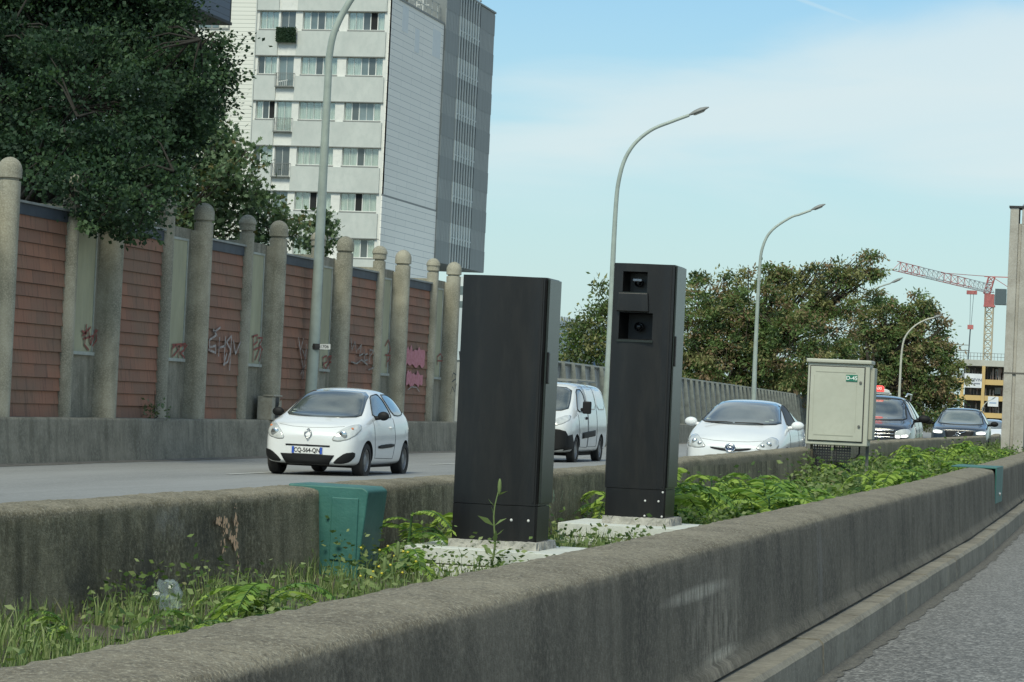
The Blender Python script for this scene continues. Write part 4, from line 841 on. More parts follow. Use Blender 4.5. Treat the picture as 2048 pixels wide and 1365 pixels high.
# pale corrugated warehouse behind the small tree
m_cor = mat('corrugated_pale', (.50, .56, .57), .5, (.44, .50, .52), 1, stretch=(1, 6, .1))
wh_ = thing('warehouse', (-30, 190, 0), 'pale corrugated metal building behind the small loose tree', 'building')
A = at(1117, 632, 175); B_ = at(1240, 665, 215); b = MB(); xw = A[0]; n = 60
ya, yb2 = A[1]-8, A[1]+40
for k in range(n): b.box(xw-.08, xw, ya+(yb2-ya)*k/n, ya+(yb2-ya)*(k+.55)/n, A[2]-3.2, A[2])
b.box(xw-10, xw-.08, ya, yb2, A[2]-3.2, A[2]); b.build('upper_cladding', m_cor, wh_)
b = MB(); b.box(xw-9.8, xw-.3, ya+.1, yb2-.1, -1, A[2]-3.2); b.build('lower_wall', mat('grey_wall', (.33, .34, .32), .8, (.26, .27, .26), 1), wh_)
b = MB()
for k in range(8): b.box(xw-.3, xw-.25, ya+2+k*5, ya+5+k*5, A[2]-5.4, A[2]-4.0)
b.build('window_band', m_pblue, wh_)
# glazed white building sliver left of the first cabinet
gb = thing('glass_building', (-40, 232, 0), 'pale glazed building, thin sliver between the brick wall and first dark cabinet', 'building')
A = at(915, 553, 240); b = MB(); b.box(A[0]-1, A[0]+2.2, A[1], A[1]+14, -1, A[2]); b.build('body', mat('pale_render', (.62, .66, .66), .7, (.55, .6, .6), 1), gb)
b = MB()
for k in range(6): z = A[2]-1.6-k*1.3; b.box(A[0]-.9, A[0]+2.1, A[1]-.03, A[1], z, z+.75)
b.build('window_band', m_pblue, gb)
# building site
cs = thing('construction_building', (0, 430, 0), 'unfinished concrete building with yellow scaffold beams and white banners behind the dark cars', 'building')
Dc = 430.; Yc = at(1950, 760, Dc)[1]
def cx_(px): return on_y(px, 780, Yc)[0]
def cz_(py): return on_y(1950, py, Yc)[2]
m_cc = mat('raw_concrete', (.48, .48, .43), .85, (.38, .38, .34), .4); m_yel = mat('yellow_beam', (.60, .42, .16), .6, (.52, .37, .16), .3); m_int = mat('site_interior', (.12, .11, .10), .9, (.2, .18, .16), .35, stretch=(3, 1, .5))
x0, x1 = cx_(1898), cx_(2075); zs = [cz_(v) for v in (720, 732, 758.5, 769, 791, 801, 825, 835, 860, 868)]
b = MB(); b.box(x0+2, x1, Yc+6, Yc+22, -2, zs[0]-.6); b.build('inner_frame', m_int, cs)
b = MB(); b.box(cx_(1912), x1, Yc-.2, Yc+22, zs[1], zs[0]); b.build('roof_slab', m_cc, cs)
for zt_, zb_ in ((zs[2], zs[3]), (zs[4], zs[5]), (zs[6], zs[7])):
    b = MB(); b.box(x0, x1, Yc-.1, Yc+.5, zb_, zt_); b.build('yellow_beam', m_yel, cs)
    b = MB(); b.box(x0, x1, Yc+.5, Yc+20, zb_+.2, zt_-.02); b.build('floor_slab', m_cc, cs)
for px in (1924, 1966, 2035):
    b = MB(); b.box(cx_(px)-.25, cx_(px)+.25, Yc-.3, Yc-.1, -2, zs[3] if px == 1924 else zs[1]); b.build('yellow_post', m_yel, cs)
b = MB()
for k in range(120):
    xx = random.uniform(x0+1, x1); fl_ = random.choice([(zs[1], zs[2]), (zs[3], zs[4]), (zs[5], zs[6])]); h_ = random.uniform(.4, 1)*(fl_[0]-fl_[1]); b.box(xx, xx+random.uniform(.08, .22), Yc+1.5, Yc+1.7, fl_[1], fl_[1]+h_)
p_ = b.build('props_and_shutters', mat('site_clutter', (.33, .30, .27), .8, (.16, .09, .08), .6), cs); p_['kind'] = 'stuff'
for fl_ in ((zs[1], zs[2]), (zs[3], zs[4])): b = MB(); b.box(cx_(1985), cx_(1997), Yc+5.6, Yc+5.9, fl_[1]+.4, fl_[0]-.3); b.build('painted_daylight_panel', mat('pale_sheet', (.75, .8, .8), .6), cs)  # solid pale panels: daylight seen through the frame is put into their colour
b = MB()
for k in range(26): xx = x0+1.5+(x1-x0)*k/26; b.box(xx, xx+.06, Yc+.2, Yc+.26, zs[0], zs[0]+1.1)
for q in (.5, 1.05): b.box(x0+1, x1, Yc+.2, Yc+.26, zs[0]+q, zs[0]+q+.06)
b.box(cx_(1912), cx_(1936), Yc+.1, Yc+.3, zs[0]+1.3, zs[0]+1.45); b.box(cx_(1912), cx_(1936), Yc+.1, Yc+.3, zs[0]+2.2, zs[0]+2.3); b.build('guard_rail', m_leg, cs)
m_ban = mat('banner_white', (.70, .72, .74), .6, (.6, .63, .66), .6); m_ink = mat('banner_ink', (.06, .08, .13), .6)
bx0, bx1, bz0, bz1 = cx_(1928), cx_(1963.5), cz_(776), cz_(748)
b = MB(); b.box(bx0, bx1, Yc-.42, Yc-.36, bz0, bz1); bn = b.build('banner', m_ban, cs); bw = bx1-bx0
text_part('banner_text', 'ANGEVIN', .62, ((bx0+bx1)/2, Yc-.44, bz0+(bz1-bz0)*.55), (1, 0, 0), (0, 0, 1), m_ink, bn, bold=.01)
b = MB(); b.box(bx0+bw*.15, bx0+bw*.5, Yc-.44, Yc-.43, bz0+(bz1-bz0)*.26, bz0+(bz1-bz0)*.34); b.build('banner_line', m_ink, bn); b = MB(); b.box(bx0+bw*.53, bx0+bw*.9, Yc-.44, Yc-.43, bz0+(bz1-bz0)*.25, bz0+(bz1-bz0)*.35); b.build('banner_line', mat('banner_grey', (.2, .22, .26), .6), bn)
b = MB(); b.box(cx_(1977), cx_(1998), Yc-.42, Yc-.36, cz_(812), cz_(792)); bn = b.build('banner', m_ban, cs)
b = MB(); b.box(cx_(1980), cx_(1994), Yc-.44, Yc-.43, cz_(806), cz_(803.5)); b.build('banner_line', mat('banner_blue', (.25, .35, .5), .6), bn)
# tower crane
m_red = mat('crane_red', (.50, .15, .14), .5, (.42, .15, .14), .4); m_cyel = mat('crane_cream', (.52, .46, .34), .5); m_cgr = mat('crane_pale', (.42, .45, .46), .5); m_cb = mat('crane_cabin', (.08, .11, .12), .4)
Dk = 450.; ck = thing('tower_crane', at(1975, 860, Dk), 'red and white tower crane over the building site, jib reaching left', 'crane')
def bar(b, p, q, w):
    b.tube([p, q], w, 4, cap=False)
def truss(b, p, q, sec, n, w, tri=False):
    p, q = Vector(p), Vector(q); d = (q-p).normalized(); s = d.cross(Vector((0, 0, 1))) if abs(d.z) < .9 else Vector((1, 0, 0)); s.normalize(); u = s.cross(d).normalized()
    C4 = [(-s*sec/2), (s*sec/2), (u*sec*.95)] if tri else [(-s-u)*sec/2, (s-u)*sec/2, (s+u)*sec/2, (-s+u)*sec/2]
    for c in C4: bar(b, p+c, q+c, w)
    m_ = len(C4)
    for i in range(n):
        a = p+(q-p)*(i/n); z = p+(q-p)*((i+1)/n); md = (a+z)/2
        if tri:
            for c in C4[:2]: bar(b, a+c, md+C4[2], w*.7); bar(b, md+C4[2], z+c, w*.7)
            bar(b, a+C4[0], a+C4[1], w*.6)
        else:
            for k in range(m_):
                c0, c1 = C4[k], C4[(k+1) % m_]; bar(b, a+(c0 if i % 2 else c1), z+(c1 if i % 2 else c0), w*.7); bar(b, a+c0, a+c1, w*.6)
mb0 = at(1971, 800, Dk); mt0 = at(1979, 612, Dk); mbz = Vector(mb0); mtz = Vector((mb0[0], mb0[1], mt0[2]))
b = MB(); truss(b, (mbz.x, mbz.y, 0), mtz, 1.25, 18, .11); b.build('mast', m_cyel, ck)
b = MB(); b.box(mtz.x-.85, mtz.x+.75, mtz.y-.8, mtz.y+.8, mtz.z, mtz.z+1.9); b.box(mtz.x-.9, mtz.x+.9, mtz.y-.9, mtz.y+.9, mtz.z-.2, mtz.z+.1); b.build('slewing_unit', m_red, ck)
jr = Vector((mtz.x, mtz.y, mtz.z+2.2)); tip = Vector(at(1794, 541, 405))
mid1 = jr+(tip-jr)*.26; mid2 = jr+(tip-jr)*.56
for a, c, M, n in ((jr, mid1, m_cgr, 5), (mid1, mid2, m_red, 4), (mid2, jr+(tip-jr)*.76, m_cgr, 4), (jr+(tip-jr)*.76, tip, m_red, 4)):
    b = MB(); truss(b, a, c, 1.4, n, .06, True); b.build('jib', M, ck)
b = MB(); truss(b, jr-Vector((.5, 0, .2)), jr+Vector((.2, 0, 2.6)), 1.0, 3, .09); b.box(jr.x-1, jr.x+2.8, jr.y-.1, jr.y+.1, jr.z+2.5, jr.z+2.65); b.build('top_frame', m_red, ck)
b = MB(); b.box(jr.x+.9, jr.x+8, jr.y-.8, jr.y+.8, jr.z-2.0, jr.z-1.6); b.build('counter_jib', m_cgr, ck)
b = MB(); b.box(jr.x+.9, jr.x+2.7, jr.y-1.2, jr.y-.1, jr.z-2.0, jr.z+.6); b.build('cabin', m_cb, ck, bevel=.05)
b = MB(); b.box(jr.x+2.8, jr.x+6, jr.y-.9, jr.y+.9, jr.z-1.6, jr.z-.1); b.build('counterweight', mat('counterweight', (.3, .32, .33), .8), ck)
b = MB(); bar(b, jr+Vector((.2, 0, 2.6)), jr+Vector((7, 0, -1.5)), .05); bar(b, jr+Vector((0, 0, 2.6)), mid2+Vector((0, 0, 1.2)), .05)
tp = jr+(tip-jr)*.21; b.box(tp.x-.8, tp.x+.8, tp.y-.5, tp.y+.5, tp.z-1.0, tp.z-.4); b.build('trolley', m_red, ck)
zh = tp.z-6.6
b = MB(); bar(b, (tp.x-.2, tp.y, tp.z-1), (tp.x-.1, tp.y, zh+.6), .035); bar(b, (tp.x+.3, tp.y, tp.z-1), (tp.x+.1, tp.y, zh+.6), .035); bar(b, (tp.x, tp.y, zh), (tp.x-.2, tp.y, zh-7.0), .10); h = b.build('hoist_rope', m_cb, ck)
b = MB(); b.box(tp.x-.45, tp.x+.45, tp.y-.3, tp.y+.3, zh, zh+.7); b.build('hook_block', m_red, ck)
# far things at the right edge
fb = thing('blue_building', at(2048, 850, 300), 'distant blue-grey building right of the concrete gantry leg', 'building')
A = at(2032, 786, 300); b = MB(); b.box(A[0], A[0]+25, A[1], A[1]+20, -1, A[2]); b.build('body', mat('blue_grey_wall', (.16, .22, .26), .6, (.2, .26, .3), .5), fb)
b = MB()
for k in range(3): b.box(A[0]+.5, A[0]+24, A[1]-.04, A[1], A[2]-1.6-k*1.7, A[2]-.7-k*1.7)
b.build('window_band', m_pblue, fb)
sh_ = thing('white_shop', at(2040, 850, 220), 'small white-roofed building with a red sign at the far right edge', 'building')
A = at(2036, 826, 220); b = MB(); b.box(A[0], A[0]+10, A[1], A[1]+8, -1, A[2]); b.prism([(0, 0), (10, 0), (5, 2)], (A[0], A[1], A[2]), (1, 0, 0), (0, 0, 1), (0, 8, 0)); b.build('body', mat('shop_white', (.55, .58, .55), .7, (.5, .52, .5), 1), sh_)
b = MB(); b.box(A[0]+.0, A[0]+.55, A[1]-.05, A[1], A[2]-.55, A[2]+.0); b.build('sign', mat('sign_red', (.5, .04, .05), .5), sh_)
gf = thing('green_fence', at(2045, 870, 150), 'pale green panel fence at the far right edge beyond the gantry leg', 'fence')
A = at(2030, 846, 150); b = MB(); b.box(A[0], A[0]+22, A[1], A[1]+.05, 0, A[2]); b.build('panel', mat('green_panel', (.20, .30, .27), .6, (.16, .25, .22), 1), gf)
b = MB(); b.box(A[0], A[0]+22, A[1]-.05, A[1]+.1, A[2], A[2]+.1); b.build('rail', m_fac, gf)
# ================================================================== trees and plants
def leaf_mesh(name, C, Dn, Sz, mats, parent, fold=.25, mi=None, ratio=.55, shape='diamond'):
    """C: centres (n,3); Dn: leaf axis directions (n,3); Sz: sizes (n)"""
    C = np.asarray(C, float); Dn = np.asarray(Dn, float); Sz = np.asarray(Sz, float); n = len(C)
    Dn /= np.linalg.norm(Dn, axis=1)[:, None]+1e-9
    r = RN.normal(size=(n, 3)); S = np.cross(Dn, r); S /= np.linalg.norm(S, axis=1)[:, None]+1e-9; Nn = np.cross(S, Dn)
    s = Sz[:, None]
    if shape == 'diamond':
        V = np.stack([C, C+Dn*s*.5+S*s*ratio*.5+Nn*s*fold*.3, C+Dn*s, C+Dn*s*.5-S*s*ratio*.5+Nn*s*fold*.3], 1); k = 4
        F_ = np.array([[0, 1, 2, 3]])
    else:   # lobed leaf: seven-point outline
        pts = [(0, 0), (.30, .50), (.42, .22), (.72, .46), (.70, .14), (1.0, 0), (.70, -.14), (.72, -.46), (.42, -.22), (.30, -.50)]
        V = np.stack([C+Dn*s*a+S*s*b_*1.0+Nn*s*fold*abs(b_) for a, b_ in pts], 1); k = 10; F_ = np.array([[0, 1, 2, 8, 9], [2, 3, 4, 6, 7], [2, 4, 6, 8, 8]]);
        F_ = None
    V = V.reshape(-1, 3)*K
    if parent is not None: V = V-np.array(parent.location)
    me = bpy.data.meshes.new(name); me.vertices.add(n*k); me.vertices.foreach_set('co', V.ravel())
    me.loops.add(n*k); me.loops.foreach_set('vertex_index', np.arange(n*k)); me.polygons.add(n); me.polygons.foreach_set('loop_start', np.arange(n)*k); me.polygons.foreach_set('loop_total', np.full(n, k))
    for M in mats: me.materials.append(M)
    if mi is not None: me.polygons.foreach_set('material_index', np.asarray(mi, dtype=np.int32))
    me.update(calc_edges=True); me.validate(); o = bpy.data.objects.new(name, me); COL.objects.link(o)
    if parent is not None: o.parent = parent
    return o
def limbs(b, base, heads, r0, rnd=random, fork=.45):
    base = Vector(base)
    for h in heads:
        h = Vector(h); m1 = base.lerp(h, .35)+Vector((rnd.uniform(-.2, .2), rnd.uniform(-.2, .2), .3)); m2 = base.lerp(h, .7)+Vector((rnd.uniform(-.2, .2), rnd.uniform(-.2, .2), .15))
        b.tube([base, m1, m2, h], [r0, r0*.6, r0*.35, r0*.1], 6, cap=False)
def tree(name, label, cat, base, blobs, nleaf, lsize, mats, probs, trunk_r, bark, clump=.45, droop=0., group=None, shape='lobed', fill=.35, per=90, flat=.7, ratio=.55, twigs=True, sprigs=0):
    blobs = list(blobs); rs_ = random.Random(len(blobs))
    for _ in range(sprigs):
        q = rs_.choice(blobs[:len(blobs)]); a = rs_.uniform(-2.6, .3) if 0 else rs_.uniform(0, 3.14); r = rs_.uniform(.18, .42)*clump/.55
        blobs.append((q[0]+q[3]*1.12*math.cos(a), q[1]-rs_.uniform(0, .5)*q[4], q[2]+q[5]*1.12*math.sin(a), r, r, r*.55))
    """blobs: ellipsoids (cx,cy,cz,rx,ry,rz) that together make the uneven crown"""
    t = thing(name, base, label, cat, group); bl = np.array(blobs, float); vol = bl[:, 3]*bl[:, 4]*bl[:, 5]; vol = vol**.75
    nc = max(8, nleaf//per); pick = RN.choice(len(bl), nc, p=vol/vol.sum()); u = RN.normal(size=(nc, 3)); u /= np.linalg.norm(u, axis=1)[:, None]
    rr = (fill+(1-fill)*RN.random(nc))**.6; cc = bl[pick, :3]+u*bl[pick, 3:]*rr[:, None]
    C = []; Dn = []; S = []; MI = []
    for c, d in zip(cc, u):
        k = int(per*RN.uniform(.5, 1.5)); cr_ = clump*RN.uniform(.6, 1.35); p = RN.normal(size=(k, 3))*np.array([1, 1, flat])*cr_*.5; C.append(c+p)
        dd = RN.normal(size=(k, 3))*.55+d*.5+p/cr_*.5; dd[:, 2] += .1-droop; Dn.append(dd); S.append(lsize*RN.uniform(.6, 1.3, k))
        tone = RN.choice(len(mats), p=probs); m_ = np.where(RN.random(k) < .85, tone, RN.choice(len(mats), k, p=probs)); MI.append(m_)
    leaf_mesh('crown', np.concatenate(C), np.concatenate(Dn), np.concatenate(S), mats, t, mi=np.concatenate(MI), shape=shape, ratio=ratio)
    b = MB(); base = Vector(base); top = Vector(bl[:, :3].mean(0)); fork = base.lerp(top, .5); fork.x = base.x+(top.x-base.x)*.2
    b.tube([base, base.lerp(fork, .5)+Vector((.05, .03, 0)), fork], [trunk_r*1.25, trunk_r, trunk_r*.8], 10, cap=False)
    limbs(b, fork, [Vector(q[:3])+Vector((0, 0, .2)) for q in blobs], trunk_r*.65)
    if twigs:
        for c in cc[::3]:
            q = min(bl, key=lambda e: np.linalg.norm(e[:3]-c)); b.tube([Vector(q[:3]), Vector(q[:3]).lerp(Vector(c), .6)+Vector((0, 0, .1)), Vector(c)], [trunk_r*.14, trunk_r*.08, .008], 4, cap=False)
    b.build('trunk', bark, t, smooth=True); return t
bark = mat('bark', (.07, .06, .045), .95, (.04, .033, .026), 6, stretch=(4, 4, 1), bump=.6)
lm1 = [leafmat('maple_dark', (0.017, 0.035, 0.022), (0.026, 0.050, 0.029)), leafmat('maple_mid', (0.030, 0.061, 0.034), (0.044, 0.082, 0.043)), leafmat('maple_light', (0.054, 0.100, 0.050), (0.077, 0.126, 0.062))]
def PB(px, py, D, r, ry=None, rz=None): p = at(px, py, D); return (p[0], p[1], p[2], r, ry or r, rz or r)
# big dark maple overhanging the wall
bl = [PB(60, 60, 50, 1.9), PB(-60, 200, 50, 1.7), PB(210, 30, 50, 1.6), PB(320, 75, 50.5, 1.0), PB(150, 220, 47, 1.6), PB(300, 190, 49, 1.25), PB(395, 150, 50, .62), PB(380, 245, 50, .5), PB(60, 300, 49, 1.0, 1, .65), PB(225, 340, 45.5, 1.0, 1, .8), PB(235, 420, 44.2, .62, .6, .42),
      PB(160, 385, 44, .5, .6, .5), PB(200, 440, 43.6, .45, .4, .25), PB(270, 458, 44.5, .28, .3, .2), PB(340, 310, 49.5, .6), PB(440, 100, 50.5, .35), PB(430, 190, 50.5, .3), PB(100, -120, 50, 2.2), PB(270, -130, 51, 1.5), PB(-170, 60, 50, 1.8), PB(440, 130, 50.5, .25, .3, .18), PB(458, 180, 50.4, .2, .2, .1), PB(110, 330, 45, .6, .7, .45), PB(300, 390, 45.5, .55), PB(80, 330, 47, .9, .9, .45)]
tree('broadleaf_tree', 'large dense dark green maple overhanging the brick noise wall at top left', 'tree', (-21.2, 46.5, -.3), bl, 195000, .082, lm1, [.46, .36, .18], .2, mat('bark_dark', (.022, .02, .015), .95), clump=.34, flat=.5, fill=.3, per=80, sprigs=44, shape='diamond', ratio=.75)
lm2 = [leafmat('grey_leaf_dark', (0.054, 0.087, 0.054), (0.078, 0.117, 0.069)), leafmat('grey_leaf_mid', (0.108, 0.161, 0.089), (0.146, 0.209, 0.116)), leafmat('autumn_leaf', (.14, .10, .04), (.10, .12, .05))]
bl = [PB(430, 340, 60, .75), PB(400, 420, 60, .85), PB(470, 400, 60, .65), PB(350, 330, 60, .7), PB(450, 285, 60, .3), PB(480, 330, 60, .28), PB(340, 440, 60, .8), PB(510, 430, 61, .42), PB(570, 458, 61, .34, .3, .22), PB(600, 485, 61, .25, .3, .15), PB(520, 375, 60.5, .26, .3, .12), PB(440, 470, 60, .7), PB(380, 290, 60, .4), PB(535, 470, 61, .4), PB(430, 290, 60, .45), PB(455, 350, 59, .5), PB(490, 385, 60, .4), PB(545, 420, 61, .25, .3, .15)]
tree('broadleaf_tree', 'lighter grey-green small tree between the big dark maple and the apartment block', 'tree', (-23.5, 55.5, -.3), bl, 7600, .115, lm2, [.3, .6, .10], .08, bark, clump=.34, flat=.9, fill=.2, per=20, sprigs=14)
# small shrub tops behind wall
bl = [PB(642, 470, 62, .28, .3, .5)]; tree('bush', 'small leafy bush top rising behind the nearest lamp pole', 'bush', (-20.2, 61, -.3), bl, 700, .12, lm2, [.4, .6, 0], .03, bark, clump=.25, per=20)
# ailanthus trees on the right
la = [leafmat('ailanthus_green', (0.106, 0.163, 0.058), (0.138, 0.202, 0.072)), leafmat('ailanthus_olive', (0.207, 0.218, 0.092), (0.265, 0.259, 0.121)), leafmat('ailanthus_rust', (.29, .20, .125), (.24, .19, .11)), leafmat('ailanthus_dark', (0.040, 0.067, 0.032), (0.061, 0.096, 0.043))]
bl = [PB(1400, 610, 150, 1.6), PB(1440, 660, 150, 2.2), PB(1520, 610, 149, 1.7), PB(1470, 720, 149, 2.2), PB(1580, 700, 148, 2.4), PB(1600, 600, 150, 1.6), PB(1680, 590, 150, 1.4), PB(1660, 660, 150, 1.8), PB(1400, 740, 150, 1.8), PB(1540, 770, 150, 2.0), PB(1690, 550, 150, .8), PB(1735, 545, 150, .55, .6, .4), PB(1640, 548, 150, .75, .7, .4), PB(1650, 524, 150, .35, .4, .22),
      PB(1745, 514, 150, .38, .4, .18), PB(1722, 570, 150, .6, .6, .4), PB(1570, 560, 150, .7, .7, .35), PB(1480, 558, 150, .8, .7, .4), PB(1410, 560, 150, .7, .7, .5), PB(1385, 690, 150, 1.2), PB(1760, 552, 150, .3, .3, .2), PB(1750, 590, 152, .5, .5, .3), PB(1640, 740, 150, 1.8), PB(1530, 545, 150, .4, .4, .25), PB(1606, 543, 150, .4, .4, .25)]
tree('ailanthus_tree', 'wide olive green tree with rusty seed clusters, behind the utility box', 'tree', (-22.6, 151, -.3), bl, 54000, .23, la, [.36, .30, .17, .17], .22, bark, clump=.46, droop=.35, shape='diamond', fill=.45, sprigs=64, per=50, flat=.6, ratio=.42, group=None)
bl = [PB(1770, 650, 178, 1.6), PB(1800, 700, 178, 2.1), PB(1850, 660, 178, 1.5), PB(1790, 760, 178, 2.2), PB(1860, 740, 178, 1.9), PB(1830, 630, 178, 1.2), PB(1880, 700, 178, 1.0), PB(1740, 640, 178, 1.0), PB(1890, 790, 178, 1.2), PB(1910, 730, 178, .5, .5, .4), PB(1725, 700, 180, 1.4), PB(1730, 780, 180, 2.0), PB(1850, 800, 178, 1.8), PB(1770, 605, 178, .7, .7, .4), PB(1825, 615, 178, .5, .5, .3), PB(1887, 660, 178, .5, .5, .5), PB(1760, 830, 178, 2), PB(1860, 620, 178, .4, .4, .3)]
tree('ailanthus_tree', 'dense rounded brownish green tree left of the building site, behind the taxi', 'tree', (-19, 177, -.3), bl, 42000, .26, la, [.36, .28, .19, .17], .25, bark, clump=.5, droop=.3, shape='diamond', fill=.4, sprigs=30, per=50, flat=.6, ratio=.45)
bl = [PB(1190, 640, 110, .6, .6, .8), PB(1200, 580, 110, .25, .3, .4), PB(1175, 690, 110, .9), PB(1215, 690, 110, .7), PB(1150, 700, 110, .5), PB(1210, 620, 110, .4), PB(1235, 640, 110, .7, .6, .8), PB(1150, 655, 110, .35), PB(1135, 725, 110, .4, .5, .3), PB(1345, 600, 120, .8), PB(1200, 725, 110, .6)]
lt = [la[0], leafmat('small_tree_light', (.10, .125, .06), (.13, .155, .08)), la[1]]
tree('broadleaf_tree', 'small loose light green tree between the two dark cabinets, above the leaning fence', 'tree', (-20.5, 109, -.3), bl, 5200, .2, lt, [.4, .35, .25], .07, bark, clump=.42, droop=.1, shape='diamond', fill=.15, per=16, ratio=.45)
bl = [PB(1700, 820, 200, 3), PB(1640, 800, 200, 2.5), PB(1760, 820, 200, 2.5), PB(1550, 815, 190, 2.2), PB(1450, 800, 185, 2.2), PB(1380, 780, 185, 2.2)]
tree('hedge', 'dark hedge closing the view under the ailanthus trees', 'hedge', (-27, 196, -.3), bl, 9000, .5, la, [.5, .2, .05, .25], .1, bark, clump=1.2, droop=.2, shape='diamond', fill=.2, per=40, twigs=False)
# ------------------------------------------------------------------ median vegetation
lg = [leafmat('grass_mid', (0.127, 0.187, 0.061), (0.161, 0.223, 0.077)), leafmat('grass_light', (0.221, 0.281, 0.110), (0.266, 0.314, 0.143)), leafmat('grass_straw', (0.240, 0.232, 0.120), (0.200, 0.200, 0.096)), leafmat('grass_dark', (.05, .095, .03), (.07, .12, .04))]
def inside(x, y):    # keep clear of plinths, box
    return (-4.45 < x < -3.38 and 15.8 < y < 16.8) or (-4.48 < x < -3.42 and 20.25 < y < 21.35) or (-4.7 < x < -4.4 and 14.6 < y < 15.6 and False)
def blades(n, yr, hr, w, name, label, cat, mats, probs, bend=.6, seed=1, dens=None):
    rn = np.random.default_rng(seed); V = []; F = []; MI = []
    for i in range(n):
        y = yr[0]+(yr[1]-yr[0])*rn.random()**1.6; xf, xn = interp(y, XF)+.02, interp(y, XN)-.42; x = xf+(xn-xf)*rn.random()
        if inside(x, y): continue
        d = .5+.5*fbm(x*2.2, y*1.3, seed)
        if dens and rn.random() > d*1.3: continue
        h = rn.uniform(*hr)*(.55+.8*d)*(1.25 if x < xf+.35 else 1); a = rn.random()*6.283; ww = w*rn.uniform(.6, 1.4); be = h*bend*rn.uniform(.2, 1.2)
        dx, dy = math.cos(a), math.sin(a); z0 = soilz(x, y); o = len(V); sx_, sy_ = -dy*ww, dx*ww
        V += [(x-sx_, y-sy_, z0), (x+sx_, y+sy_, z0), (x+dx*be*.35+sx_*.8, y+dy*be*.35+sy_*.8, z0+h*.6), (x+dx*be*.35-sx_*.8, y+dy*be*.35-sy_*.8, z0+h*.6), (x+dx*be, y+dy*be, z0+h)]
        F += [(o, o+1, o+2, o+3), (o+3, o+2, o+4)]; m_ = rn.choice(len(mats), p=probs); MI += [m_, m_]
    b = MB(); b.v = V; b.f = F; b.m = MI; return tag(b.build(name, mats), label, cat, kind='stuff')
blades(64000, (6, 42), (.035, .135), .0032, 'grass', 'thin green grass covering the soil between the two barriers', 'grass', lg, [.50, .32, .04, .14], dens=True)
blades(15000, (36, 200), (.10, .26), .012, 'distant_grass', 'bright green grass in the far part of the median', 'grass', lg, [.5, .35, .05, .1], seed=4)
# low leafy weeds: clusters of small leaves
C = []; Dn = []; S = []; MI = []
for i in range(2600):
    y = 6+80*RN.random()**1.7; xf, xn = interp(y, XF)+.05, interp(y, XN)-.5; x = xf+(xn-xf)*RN.random()
    if y < 15 and RN.random() < .62: continue
    if x > -3.5 and (14.6 < y < 17 or 19 < y < 21.6) and RN.random() < .75: continue
    if inside(x, y) or fbm(x*1.7, y*.9, 8) < (-.15 if y < 22 else .25): continue
    h = RN.uniform(.05, .22)*(1+.6*(y > 24)); k = int(RN.uniform(16, 40)); p = RN.normal(size=(k, 3))*np.array([.09, .09, .3*h]); p[:, 2] = np.abs(p[:, 2])+h*RN.random(k)
    C.append(np.array([x, y, soilz(x, y)+.01])+p); dd = RN.normal(size=(k, 3)); dd[:, 2] = np.abs(dd[:, 2])*.4; Dn.append(dd); S.append(RN.uniform(.02, .045, k)*(1+1.1*min(1, max(0, (y-14)/16)))); MI.append(RN.choice(4, k, p=[.45, .28, .02, .25]))
o = leaf_mesh('ground_cover', np.concatenate(C), np.concatenate(Dn), np.concatenate(S), lg, None, mi=np.concatenate(MI), shape='diamond'); tag(o, 'low leafy weeds among the grass of the median', 'weeds', kind='stuff')
# ailanthus seedlings: fern-like fronds
lf = [leafmat('frond_green', (0.133, 0.236, 0.050), (0.174, 0.293, 0.066)), leafmat('frond_bright', (0.254, 0.368, 0.070), (0.317, 0.423, 0.100)), leafmat('frond_dark', (0.055, 0.123, 0.042), (0.075, 0.152, 0.054))]
def frond_plant(seed, nf, R, hgt):
    rn = random.Random(seed); C = []; D_ = []; S_ = []; M_ = []; st = MB()
    st.tube([(0, 0, 0), (.01, .01, hgt*.5), (0, .02, hgt)], [.012, .009, .005], 5)
    for f in range(nf):
        a = rn.random()*6.28; z = hgt*(.35+.65*f/nf); l = R*rn.uniform(.7, 1.15); up = rn.uniform(.35, 1.0); tone = rn.choice([0, 0, 1, 2])
        pts = []
        for i in range(10):
            s = i/9; pts.append(Vector((math.cos(a)*l*s, math.sin(a)*l*s, z+l*(up*s-.95*s*s))))
        st.tube(pts, [.004]*10, 3, cap=False); side = Vector((-math.sin(a), math.cos(a), 0))
        for j in range(2, 27):
            i = j/3; i0 = min(8, int(i)); pt_ = pts[i0].lerp(pts[i0+1], i-i0); d = (pts[i0+1]-pts[i0]).normalized(); sz = l*.27*(1-.6*abs(i/9-.42))
            for sg in (-1, 1):
                C.append(pt_); D_.append(d*.45+side*sg+Vector((0, 0, -.22))); S_.append(sz*rn.uniform(.85, 1.1)); M_.append(tone if rn.random() < .8 else 1)
        C.append(pts[9]); D_.append(d); S_.append(sz); M_.append(tone)
    t = thing('sapling', (0, 0, 0), None, 'sapling'); leaf_mesh('leaves', C, D_, S_, lf, t, mi=M_, shape='diamond', ratio=.26); st.build('stem', lf[2], t); return t
protos = [frond_plant(s, nf, R_, h) for s, nf, R_, h in ((1, 9, .34, .22), (2, 8, .30, .34), (3, 11, .38, .28), (4, 7, .26, .16))]
def put(src, x, y, s, rz, label, group=None):
    o = dup(src); o.location = Vector((x, y, soilz(x, y)))*K; o.rotation_euler = (0, 0, rz); o.scale = (s, s, s*random.uniform(.85, 1.15)); o['label'] = label
    if group: o['group'] = group
    return o
G = 'fern-leaved saplings crowding the median beyond the second dark cabinet'; k = 0; random.seed(11)
